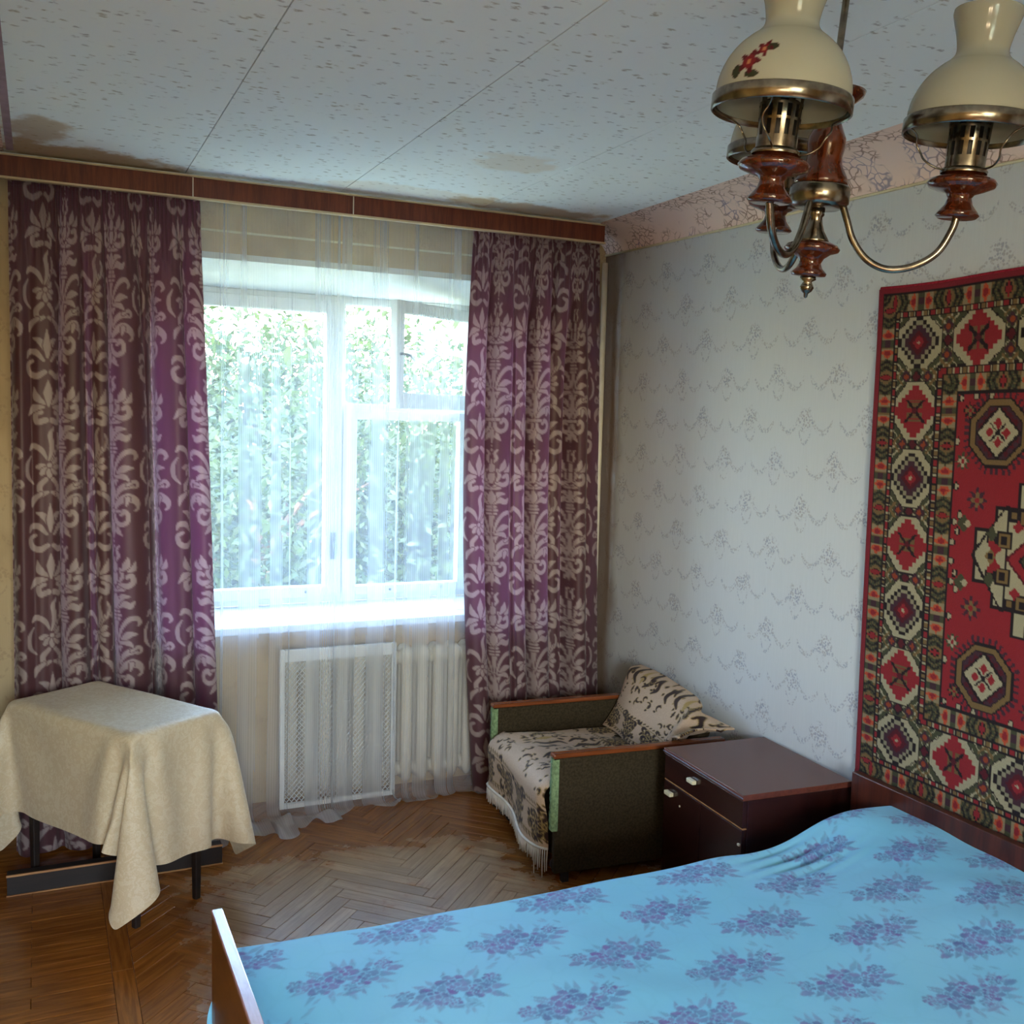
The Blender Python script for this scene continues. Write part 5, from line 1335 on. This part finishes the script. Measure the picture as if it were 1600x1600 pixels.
# ------------------------------------------------------------------ armchair
A_ROT = math.radians(-4.6)
arm = empty('armchair', (1.613, 3.337, 0), A_ROT)
tag(arm, 'low olive armchair with varnished wooden armrest rails in the corner by the window', 'armchair')
ZA = .462
for sy in (-1, 1):
    y0, y1 = (.302, .332) if sy > 0 else (-.332, -.302)
    ar = MB().box(.004, .655, y0, y1, .035, ZA - .016).build('arm_panel', M['olive'], arm, .006)
    # worn green front edge: a wavy strip of frayed cloth
    n = 30; mb = MB(); vs = []; fs = []
    for i in range(n + 1):
        z = .19 + (ZA - .019 - .19) * i / n
        w = .010 + .006 * math.sin(i * 1.9 + sy) + random.uniform(-.003, .003)
        d = -.004 + random.uniform(-.0025, .001)
        ym = y0 - .001 if sy < 0 else y0 - .001
        vs += [(.012, y0 - .0015, z), (d - .004, y0 - .002, z), (d - .006, (y0 + y1) / 2, z), (d - .003, y1 + .001, z), (.006 + w * .8, y1 + .0015, z)]
    for i in range(n):
        for k in range(4):
            a = i * 5 + k; fs.append((a, a + 1, a + 6, a + 5))
    mb.add(vs, fs, 0, True); mb.build('frayed_edge', M['green_edge'], ar)
    MB().box(-.010, .665, y0 - .004, y1 + .004, ZA - .016, ZA).build('arm_rail', M['arm_wood'], arm, .005)
MB().box(.03, .64, -.296, .296, .070, .150).build('base_frame', M['olive'], arm, .004)
MB().box(.012, .60, -.292, .292, .150, .338).build('seat_cushion', M['olive'], arm, .03, 3)
bk = MB()
vs = []
for yy_, dz in ((-.255, -.075), (.285, 0.0)):
    vs += [(.50, yy_, .20), (.585, yy_, .19), (.662, yy_, .550 + dz), (.604, yy_, .566 + dz)]
bk.add(vs, [(3, 2, 1, 0), (4, 5, 6, 7), (0, 1, 5, 4), (1, 2, 6, 5), (2, 3, 7, 6), (3, 0, 4, 7)])
bk.build('backrest', M['olive'], arm, .02, 3)
for (wx, wy) in ((.055, .235), (.055, -.235), (.60, .235), (.60, -.235)):
    w = MB().tube([(wx, wy - .011, .0245), (wx, wy + .011, .0245)], .0240, 16).build('wheel', M['black'], arm)
    MB().tube([(wx, wy, .025), (wx, wy, .071)], .006, 8).box(wx - .012, wx + .012, wy - .015, wy + .015, .046, .052).build('fork', M['steel'], w)
for sy in (-1, 1):
    yy = .317 * sy
    for xx in (.05, .60):
        MB().box(xx - .012, xx + .012, yy - .011, yy + .011, .0005, .036).build('foot', M['black'], arm)

THR = throw_tile(5)
beige, brown, ochre = np.array(S(182, 156, 130)[:3]), np.array(S(44, 24, 18)[:3]), np.array(S(160, 134, 78)[:3])
def throw_cols(u, v):
    k = THR.sample(u, v)
    lo = np.clip(k / .45, 0, 1)[..., None]; hi = np.clip((k - .45) / .55, 0, 1)[..., None]
    c = beige * (1 - lo) + ochre * lo
    return c * (1 - hi) + brown * hi
def place(me, name):
    o = link(name, me); o.location = arm.location; o.rotation_euler = (0, 0, A_ROT); return o

# throw over the seat: flat top, rolled over the front edge, hem with fringe
nu, nv = 130, 170
s = np.linspace(-1, 1, nu)[None, :]
L = np.linspace(0, .80, nv)[:, None]                        # length from the front hem upward and back
hemz = .128 + .012 * np.sin(3 * s) + .020 * s
R_ = .055
up = .352 - R_ - hemz
a = np.clip((L - up) / R_, 0, PI / 2)
back = np.clip(L - up - R_ * PI / 2, 0, None)
xx = -.030 + R_ - R_ * np.cos(a) + back
zz = hemz + np.minimum(L, up) + R_ * np.sin(a)
bulge = .012 * np.exp(-((L - up) / .06) ** 2)
xx = np.minimum(xx - bulge + .012 * np.sin(5 * s + 1) * np.clip(1 - L / .2, 0, 1), .525)
zz = zz + .010 * np.exp(-((back - .10) / .12) ** 2) * (1 - s ** 2) + .004 * np.sin(9 * s + 14 * back) * (back > 0) - .012 * sstep(.25, .5, back)
wd = .288 - .0 * L
yy = s * wd + 0 * L
edge = np.clip((np.abs(s) - .86) / .14, 0, 1)
zz = zz - .035 * edge ** 2 * (back > .0) * np.minimum(1, back / .05)
xx = xx + .02 * edge ** 2 * (a < PI / 2)
seat_me = grid_mesh('seat_throw', np.stack([xx + 0 * s, yy, zz], -1), M['throw'], throw_cols((s * .30 + .31) + 0 * L, L + 0 * s))
so = place(seat_me, 'seat_throw')
tag(so, 'beige and dark brown scroll patterned throw over the armchair seat, fringed at the front', 'throw')
fr = MB()
for i in range(92):
    q = -1 + 2 * i / 91
    y0_ = q * .286
    z0_ = .128 + .012 * math.sin(3 * q) + .020 * q + .006
    ln = random.uniform(.048, .066) * (1 if q > -.86 else 1.35)
    if i in (2, 8): ln = .115
    ln = min(ln, z0_ - .004)
    x0_ = -.033 + .012 * math.sin(5 * q + 1) + .02 * max(0, (abs(q) - .86) / .14) ** 2
    j = random.uniform(-.004, .004); k = random.uniform(-.004, .003)
    fr.tube([(x0_, y0_, z0_), (x0_ - .001 + k * .4, y0_ + j * .5, z0_ - ln * .5), (x0_ + k, y0_ + j, z0_ - ln)], [.0024, .0028, .0020], 5)
fr.tube([(-.035 + .012 * math.sin(5 * q + 1) + .02 * max(0, (abs(q) - .86) / .14) ** 2, q * .287, .128 + .012 * math.sin(3 * q) + .020 * q + .003) for q in np.linspace(-1, 1, 40)], .0048, 6)
fo_ = fr.build('fringe', M['fringe'], so); fo_['kind'] = 'stuff'

# throw over the backrest, its near edge curling over the armrest
nu, nv = 150, 130
s = np.linspace(0, 1, nu)[None, :]                          # 0 far (window) end, 1 near end
L = np.linspace(0, 1, nv)[:, None]                          # 0 bottom, 1 top
y = .285 - s * .66
drop = .055 * sstep(.62, 1.0, s)
topz = .602 - .030 * s - drop + .006 * np.sin(7 * s)
x = .470 + (.615 - .470) * L + .02 * np.sin(PI * L) * 0 + 0 * s
z = .345 + (topz - .345) * L
puff = .030 * np.sin(PI * np.clip(L, 0, 1)) * np.sin(PI * np.clip(s / .95, 0, 1)) ** .5
x = x - puff + .010 * np.sin(11 * s + 5 * L) * (1 - .5 * L) + .012 * np.sin(5 * L + 9 * s * s) * L
# fold near the near end: a ridge, then a flap lifting off the armrest
ridge = np.exp(-((s - .80) / .045) ** 2)
x = x - .045 * ridge * sstep(.0, .5, L) * (1 - .4 * L)
curl = sstep(.84, 1.0, s)
x = x - .030 * curl * (1 - L) + .015 * curl
z = np.where(y < -.285, np.maximum(z, ZA + .006 + .05 * curl * (1 - (L - .5) ** 2 * 2)), z)
z = np.maximum(z, np.where(s > .86, ZA + .006, 0))
xw = np.minimum(x, .690)
# roll the top edge back over the cushion
roll = sstep(.90, 1.0, L)
xw = xw + .035 * roll; z = z - .012 * roll ** 2
bme = grid_mesh('back_throw', np.stack([xw, y + 0 * L, z + 0 * s], -1), M['throw'], throw_cols(s * .64 + .02 + 0 * L, L * .40 + .005 + 0 * s))
bo = place(bme, 'back_throw')
sd = bo.modifiers.new('thick', 'SOLIDIFY'); sd.thickness = .006; sd.offset = 0
tag(bo, 'patterned throw heaped over the armchair backrest, near corner curling over the armrest', 'throw')

# ------------------------------------------------------------------ bedside cabinet
N_ROT = math.radians(-3.3)
ns_ = empty('nightstand', (1.904, 2.610, 0), N_ROT)
tag(ns_, 'dark glossy mahogany bedside cabinet with ivory handles between armchair and bed', 'nightstand')
ND, NW, NH = .400, .464, .500
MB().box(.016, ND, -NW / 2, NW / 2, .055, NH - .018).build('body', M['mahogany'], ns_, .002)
MB().box(-.004, ND + .002, -NW / 2 - .003, NW / 2 + .003, NH - .018, NH).build('top', M['mahogany_top_sheen'], ns_, .002)
MB().box(-.0065, -.004, -NW / 2 - .003, NW / 2 + .003, NH - .0115, NH - .0085).build('top_strip', M['steel'], ns_)
MB().box(.03, ND - .01, -NW / 2 + .01, NW / 2 - .01, .0005, .055).build('plinth', M['black'], ns_)
dr = MB().box(0, .016, -NW / 2 + .002, NW / 2 - .002, .396, NH - .020).build('drawer', M['mahogany'], ns_, .0015)
MB().box(.002, .016, -NW / 2 + .002, NW / 2 - .002, .391, .394).build('drawer_rail', M['plank_edge'], ns_)
for y0, y1 in ((-NW / 2 + .002, -.0015), (.0015, NW / 2 - .002)):
    d = MB().box(0, .016, y0, y1, .060, .389).build('door', M['mahogany'], ns_, .0015)
    if y0 > 0:
        MB().box(-.016, 0, .165, .205, .350, .364).build('handle', M['ivory'], d, .003)
        MB().tube([(-.001, .125, .333), (.002, .125, .333)], .004, 8).build('keyhole', M['ivory'], d)
    else:
        MB().box(-.006, 0, -.226, -.216, .340, .347).build('catch', M['ivory'], d, .001)
MB().box(-.016, 0, .028, .068, .440, .454).build('handle', M['ivory'], dr, .003)

# ------------------------------------------------------------------ wall rug
RX0, RZ0, RLU, RLV = 2.400, .502, 2.0, 1.52
ug = np.concatenate([np.linspace(0, 1.02, 320), np.linspace(1.03, RLU, 150)])
vg = np.linspace(0, RLV, 460)
Ug, Vg = np.meshgrid(ug, vg)
rc = rug_colors(Ug, Vg, RLU, RLV)
wav = .0035 * np.sin(3.1 * Ug + 1.3) * np.sin(2.3 * Vg) + .002 * np.sin(11 * Ug)
Pz = RZ0 + Vg + (-.004 * np.sin(9 * Ug)) * (Vg / RLV) - .006 * Ug * (Vg / RLV) + (.006 * np.sin(2 * PI * Ug / .145) ** 2 - .003) * np.clip(1 - Vg / .05, 0, 1)
Py = RX0 - Ug - .014 * (1 - Vg / RLV)
Px = XR - .011 - np.abs(wav) - .002 * (1 - np.cos(2 * PI * np.clip(Vg / .03, 0, 1)))
rug_loc = Vector((XR, RX0 - RLU / 2, RZ0))
rme = grid_mesh('wall_rug', np.stack([Px, Py, Pz], -1) - np.array(rug_loc), M['rug'], rc, flip=True)
rug = link('wall_rug', rme, loc=rug_loc)
sd = rug.modifiers.new('pile', 'SOLIDIFY'); sd.thickness = .009; sd.offset = -1
tag(rug, 'red oriental wool rug with medallions and cream octagons hanging on the right wall', 'rug')
def edge_pts(pts): return [tuple(Vector(p) - rug_loc) for p in pts]
MB().tube(edge_pts([(Px[i, 0] - .001, Py[i, 0] + .002, Pz[i, 0]) for i in range(0, 460, 9)]), .0055, 7).build('binding', M['red_binding'], rug)
MB().tube(edge_pts([(Px[-1, i] - .001, Py[-1, i], Pz[-1, i] + .002) for i in range(0, 470, 9)]), .0065, 7).build('binding', M['red_binding'], rug)

# ------------------------------------------------------------------ bed
BX0, BX1, BY0, BY1, BZ = .345, 2.248, .55, 2.120, .470
bed = empty('bed', (1.30, 1.335, 0))
tag(bed, 'wide wooden bed with dark headboard at the right wall and worn low footboard', 'bed')
def bp(mb, name, mat, bevel=.003):
    off = Vector(bed.location); mb.v = [tuple(Vector(p) - off) for p in mb.v]
    return mb.build(name, mat, bed, bevel)
bp(MB().box(2.250, 2.276, .48, 2.318, .0005, .549), 'headboard', M['headboard'])
fb = bp(MB().box(.314, .336, .50, 2.130, .0005, .543), 'footboard', M['footboard'], .002)
off = Vector(bed.location)
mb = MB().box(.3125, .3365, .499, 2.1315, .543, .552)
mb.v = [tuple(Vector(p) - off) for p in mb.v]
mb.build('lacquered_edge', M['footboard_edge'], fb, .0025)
bp(MB().box(.338, 2.248, 2.085, 2.105, .20, .34), 'side_rail', M['footboard'])
bp(MB().box(.338, 2.248, .57, .59, .20, .34), 'side_rail', M['footboard'])
bp(MB().box(.350, 2.240, .60, 2.080, .30, .440), 'mattress', M['mattress'], .03)

nx_, ny_ = 500, 460
xs = np.linspace(BX0, BX1, nx_)[None, :]
ss = np.linspace(0, 1, ny_)[:, None]
# from the middle of the bed outward over both long sides
headk = sstep(1.70, 2.12, xs)
yfar = BY1 + .010 * np.sin(5 * xs) + .075 * headk
ztop = BZ + .004 * np.sin(6 * xs + 2) + .022 * headk + .006 * sstep(.5, .34, xs)
half_top = 1 - .16
tt = np.clip(ss / half_top, 0, 1)
yy = BY0 + .02 + (yfar - .035 - BY0 - .02) * tt
side = np.clip((ss - half_top) / .16, 0, 1)
an = np.clip(side / .30, 0, 1) * PI / 2
yy = yy + .035 * np.sin(an)
zz = ztop - .035 * (1 - np.cos(an)) - .20 * np.clip((side - .30) / .70, 0, 1)
yy = yy + .012 * np.sin(13 * xs) * np.clip((side - .3) / .7, 0, 1)
wr = .0035 * np.sin(7.1 * xs + 3.3 * yy) * np.sin(5.3 * yy + 1) + .002 * np.sin(17 * xs - 9 * yy) + .0015 * np.sin(31 * yy + 4 * np.sin(6 * xs))
# gathers running off the pillow end toward the window side
gat = .006 * np.sin(2 * PI * (yy - .25 * xs) / .045 + 2 * np.sin(4 * xs)) * np.exp(-((xs - 1.80) / .16) ** 2) * np.exp(-((yy - 2.03) / .10) ** 2)
hol = -.016 * np.exp(-((xs - 1.86) / .13) ** 2) * np.exp(-((yy - 2.02) / .12) ** 2) + .018 * np.exp(-((xs - 2.13) / .12) ** 2) * np.exp(-((yy - 2.10) / .14) ** 2)
near = np.clip(1 - side * 2, 0, 1)
zz = zz + (wr + gat + hol) * near + 0 * xs
# dent and loose fold at the foot corner
zz = zz - .022 * np.exp(-((xs - .40) / .05) ** 2) * np.exp(-((yy - 1.80) / .10) ** 2) * near
P = np.stack([xs + 0 * ss, yy, zz], -1)
BOU = bouquet_tile()
spme = grid_mesh('bedspread', P, M['bedspread'], None, {'motif': BOU.sample(xs + 0 * ss - .150 + .1925, np.cumsum(np.concatenate([np.zeros((1, nx_)), np.hypot(np.diff(yy, axis=0), np.diff(zz + 0 * yy, axis=0))]), axis=0) + BY0 + .02 + .003)})
sp = link('bedspread', spme)
tag(sp, 'pale blue bedspread printed with violet flower bunches covering the bed', 'bedspread')
# loose flap of the cover showing past the outer end of the footboard
n1, n2 = 14, 18
z0_flap = .395
fu_ = np.linspace(0, 1, n1)[None, :]; fv_ = np.linspace(0, 1, n2)[:, None]
FP = np.stack([.350 - .046 * fu_ * (np.sin(PI * np.clip(fv_ * .9 + .12, 0, 1)) ** .7) + 0 * fv_, 2.140 + .012 * np.sin(3 * fv_ + 4 * fu_), z0_flap - .02 * fu_ - .17 * fv_ + .0 * fu_], -1)
MBf = grid_mesh('corner_flap', FP, M['bedspread'])
link('corner_flap', MBf, sp)

# ------------------------------------------------------------------ chandelier
HUB = Vector((1.210, 1.399, 1.990))
LAT, DEP = Vector((.756, -.654, 0)), Vector((.654, .756, 0))
ax = (Vector((0, 0, 1)) + LAT * .085 - DEP * .045).normalized()
lx = (LAT - ax * LAT.dot(ax)).normalized()
ly = ax.cross(lx)
ch = empty('chandelier', HUB)
ch.matrix_world = Matrix(((lx.x, ly.x, ax.x, HUB.x), (lx.y, ly.y, ax.y, HUB.y), (lx.z, ly.z, ax.z, HUB.z), (0, 0, 0, 1)))
tag(ch, 'brass and varnished wood chandelier with opal glass oil lamp shades hanging from the ceiling', 'chandelier')
zc = (CEIL - HUB.z) / ax.z
MB().lathe([(0, -.020), (.036, -.020), (.044, -.016), (.050, -.010), (.050, .014), (.046, .019), (.0, .019)], 40).build('hub', M['brass'], ch)
MB().lathe([(0, .018), (.043, .018), (.045, .024), (.041, .034), (.031, .052), (.029, .066), (.032, .082), (.031, .096), (.024, .112), (.019, .122), (.025, .127), (.026, .133), (.018, .138), (0, .138)], 36).build('baluster', M['lamp_wood'], ch)
MB().lathe([(0, .137), (.012, .138), (.030, .147), (.050, .164), (.053, .172), (.047, .174), (.028, .162), (.010, .160), (0, .160)], 36).build('collar', M['lamp_wood'], ch)
MB().lathe([(0, .158), (.009, .160), (.0058, .166), (.0058, zc - .03), (0, zc - .03)], 14).build('stem', M['brass'], ch)
MB().lathe([(0, zc - .060), (.014, zc - .058), (.040, zc - .030), (.052, zc - .008), (.052, zc - .002), (0, zc - .002)], 32).build('canopy', M['brass'], ch)
MB().lathe([(0, -.019), (.013, -.020), (.013, -.030), (.010, -.034), (.012, -.044), (.016, -.056), (.025, -.070), (.028, -.076), (0, -.076)], 28).build('lower_stem', M['brass'], ch)
MB().lathe([(0, -.074), (.028, -.074), (.042, -.080), (.047, -.086), (.044, -.091), (.032, -.095), (.022, -.102), (.018, -.110), (.022, -.119), (.030, -.127), (.028, -.132), (.012, -.134), (0, -.134)], 36).build('lower_turning', M['lamp_wood'], ch)
MB().lathe([(0, -.133), (.013, -.134), (.014, -.138), (.007, -.142), (.010, -.147), (.012, -.152), (.009, -.158), (.004, -.162), (.003, -.168), (0, -.170)], 24).build('finial', M['brass'], ch)

def shade_mesh(decal=False):
    prof = [(.0965, .086), (.0990, .096), (.1005, .106), (.0990, .122), (.0945, .138), (.0865, .155), (.0750, .171), (.0610, .184), (.0490, .193), (.0420, .201), (.0395, .209), (.0405, .220), (.0440, .236), (.0490, .252), (.0525, .265), (.0520, .272)]
    pr = catmull(prof, 9 if decal else 4)
    inner = [(r - .0026, z) for r, z in pr[::-1]]
    pr = [tuple(p) for p in pr] + inner
    n = 220 if decal else 64
    P = np.zeros((len(pr), n + 1, 3))
    an = np.linspace(0, 2 * PI, n + 1)
    for i, (r, z) in enumerate(pr):
        P[i, :, 0] = r * np.cos(an); P[i, :, 1] = r * np.sin(an); P[i, :, 2] = z
    if not decal:
        return grid_mesh('shade', P, M['opal'])
    # red transfer flowers on the side toward the window
    Pd = P
    c0 = math.radians(-118)
    u = (an[None, :] - 2 * PI - c0 + PI) % (2 * PI) - PI
    r_ = np.array([p[0] for p in pr])[:, None]; z_ = np.array([p[1] for p in pr])[:, None]
    uu = u * np.maximum(r_, .06)
    # arc height along the dome
    k = np.zeros_like(uu); cr_ = np.zeros(uu.shape + (3,)); cr_[:] = S(120, 24, 34)[:3]
    def fl(cx, cz, rad):
        nonlocal k
        d = np.hypot(uu - cx, z_ - cz); a = np.arctan2(z_ - cz, uu - cx)
        m = d < rad * (.75 + .25 * np.cos(5 * a))
        k[m] = 1; cr_[m & (d > rad * .55)] = S(86, 14, 26)[:3]; cr_[d < rad * .22] = S(190, 120, 80)[:3]
    def lf(cx, cz, rx, rz):
        m = ((uu - cx) / rx) ** 2 + ((z_ - cz) / rz) ** 2 < 1
        k[m] = 1; cr_[m] = S(48, 52, 30)[:3]
    lf(-.024, .118, .008, .010); lf(.004, .112, .012, .005); lf(.026, .150, .008, .006)
    fl(-.004, .130, .0185); fl(.015, .148, .0135)
    return grid_mesh('shade', Pd, M['opal_decal'], cr_, {'decal': k})

SH0, SH1 = shade_mesh(), shade_mesh(True)
burner = MB()
rows = [(.031, .020), (.031, .040), (.0310, .044), (.0315, .066), (.0320, .070), (.0325, .088), (.0330, .092), (.0345, .112)]
burner.lathe(rows, 56, skip=lambda i, k: (i in (2, 4) and k % 4 in (1, 2)) or (i == 6 and (k // 3) % 2 == 0))
burner.lathe([(.036, .018), (.037, .022), (.034, .026), (.031, .027)], 32)
BURN = burner.mesh('burner', M['brass'])
RING = MB().lathe([(.1020, .078), (.1050, .080), (.1050, .100), (.1030, .1025), (.1005, .1015), (.0995, .098), (.0990, .082), (.1020, .078)], 64).mesh('shade_ring', M['brass'])
CUP = MB().lathe([(0, -.053), (.030, -.052), (.0345, -.048), (.031, -.042), (.022, -.031), (.0185, -.020), (.022, -.014), (.036, -.009), (.051, -.003), (.0545, .003), (.050, .009), (.038, .013), (.034, .019), (0, .020)], 40).mesh('lamp_cup', M['lamp_wood'])
WIRE = []
for a in (math.radians(20), math.radians(140), math.radians(260)):
    WIRES = MB()
    pts = catmull([(.033, .022), (.052, .026), (.066, .036), (.072, .048), (.080, .060), (.083, .072), (.094, .080), (.101, .082)], 4)
    WIRES.tube([(r * math.cos(a + .10 * math.sin(z * 90)), r * math.sin(a + .10 * math.sin(z * 90)), z) for r, z in pts], .0016, 6)
    WIRE.append(WIRES.mesh('wire_bracket', M['brass']))
SLOT_SHADE = MB().lathe([(0, .020), (.0265, .020), (.0265, .096), (0, .096)], 24).mesh('slot_shade', M['black'])  # black core added so the burner slots look shaded inside
BULB = MB().lathe([(0, .094), (.013, .094), (.014, .104), (.022, .122), (.024, .136), (.020, .150), (.010, .158), (0, .160)], 20).mesh('bulb', M['opal'])
for q, (px_, py_, hz) in enumerate(((-.070, -.205, .006), (.222, .000, .029), (-.078, .195, .014))):
    rr = math.hypot(px_, py_)
    d = Vector((px_ / rr, py_ / rr, 0))
    prof = catmull([(.040, -.012), (.050, -.036), (.064, -.068), (.090, -.098), (.125, -.112), (.165, -.104), (.198, -.080), (.215, -.052 + hz * .3), (.2195, hz - .048)], 6)
    prof = [(r / .2195 * rr, z) for r, z in prof]
    am = MB().tube([tuple(d * r + Vector((0, 0, z))) for r, z in prof], .0062, 12)
    arm_o = am.build('lamp_arm', M['brass'], ch)
    loc = (px_, py_, hz)
    for nm, me in (('lamp_cup', CUP), ('burner', BURN), ('shade_ring', RING), ('wire_bracket', WIRE[0]), ('wire_bracket', WIRE[1]), ('wire_bracket', WIRE[2]), ('slot_shade', SLOT_SHADE), ('bulb', BULB), ('shade', SH1 if q == 0 else SH0)):
        o = link(nm, me, arm_o, loc=loc)
        if nm == 'shade' and q == 0: o['label'] = 'opal shade with red transfer flowers'
        if nm in ('wire_bracket',): o.rotation_euler = (0, 0, q * .9)

# ------------------------------------------------------------------ outside: ground and trees
struct(MB().box(-60, 60, -70, 90, -3.4, -3.0).build('ground', M['ground']))
def tree(x, y, zt, rx, rz, n, seed, label, leafsize=.075, holes=.35, zc=None):
    rg = np.random.default_rng(seed)
    t = empty('tree', (x, y, -3.0))
    tag(t, label, 'tree', None)
    zc = zt - rz if zc is None else zc
    tr = MB()
    hz = zc + 3.0
    pts = [(.0, 0, -.1), (.05 * rg.normal(), 0, hz * .4), (.1 * rg.normal(), .1 * rg.normal(), hz * .8), (.2 * rg.normal(), .1, hz + rz * .4)]
    tr.tube(catmull(pts, 5), np.linspace(.16, .04, len(catmull(pts, 5))), 9)
    tr.build('trunk', M['bark'], t)
    lb = MB()
    cl = []
    for k in range(26):
        th, ph = rg.uniform(0, 2 * PI), math.acos(rg.uniform(-1, 1))
        r = rg.uniform(.45, .95)
        c = np.array([rx * r * math.sin(ph) * math.cos(th), rx * .8 * r * math.sin(ph) * math.sin(th), hz + rz * r * math.cos(ph)])
        cl.append(c)
        b0 = np.array([0, 0, max(.6, min(hz + rz * .2, c[2] - .3 * rx))])
        m_ = (b0 + c) / 2 + rg.normal(0, .1, 3)
        lb.tube([b0, m_, c], [.035, .022, .008], 5)
    lb.build('branches', M['bark'], t)
    cl = np.array(cl)
    idx = rg.integers(0, len(cl), n)
    sig = np.array([rx * .25, rx * .22, rz * .2])
    ctr = cl[idx] + rg.normal(0, 1, (n, 3)) * sig
    nrm = rg.normal(0, 1, (n, 3)) + np.array([0, -.2, .7]); nrm /= np.linalg.norm(nrm, axis=1)[:, None]
    tv = rg.normal(0, 1, (n, 3)); tv -= nrm * (tv * nrm).sum(1)[:, None]; tv /= np.linalg.norm(tv, axis=1)[:, None]
    bv = np.cross(nrm, tv)
    ls = leafsize * rg.uniform(.6, 1.25, n)[:, None]
    V = np.stack([ctr - tv * ls, ctr + bv * ls * .42 + nrm * ls * .12, ctr + tv * ls, ctr - bv * ls * .42 + nrm * ls * .12], 1).reshape(-1, 3)
    me = bpy.data.meshes.new('crown')
    me.vertices.add(n * 4); me.vertices.foreach_set('co', V.reshape(-1).astype(np.float32))
    me.loops.add(n * 4); me.loops.foreach_set('vertex_index', np.arange(n * 4, dtype=np.int32))
    me.polygons.add(n); me.polygons.foreach_set('loop_start', np.arange(0, n * 4, 4, dtype=np.int32))
    me.update(calc_edges=True)
    me.materials.append(M['leaf'])
    o = link('crown', me, t); o['kind'] = 'stuff'
    return t
tree(1.7, 8.6, 2.2, 1.9, 2.2, 52000, 11, 'leafy green tree close outside the left window sash', .046)
tree(4.3, 9.6, 1.9, 1.7, 2.2, 42000, 12, 'leafy green tree outside the right window sash', .046)
tree(3.2, 13.5, 3.0, 2.4, 3.0, 40000, 13, 'taller pale green tree farther out between the two near trees', .075)
tree(7.6, 15.0, 4.0, 2.6, 3.4, 16000, 14, 'sunny tree far out to the right behind the others', .12)
tree(.2, 14.0, 3.4, 2.2, 3.2, 16000, 15, 'sunny tree far out to the left behind the others', .12)
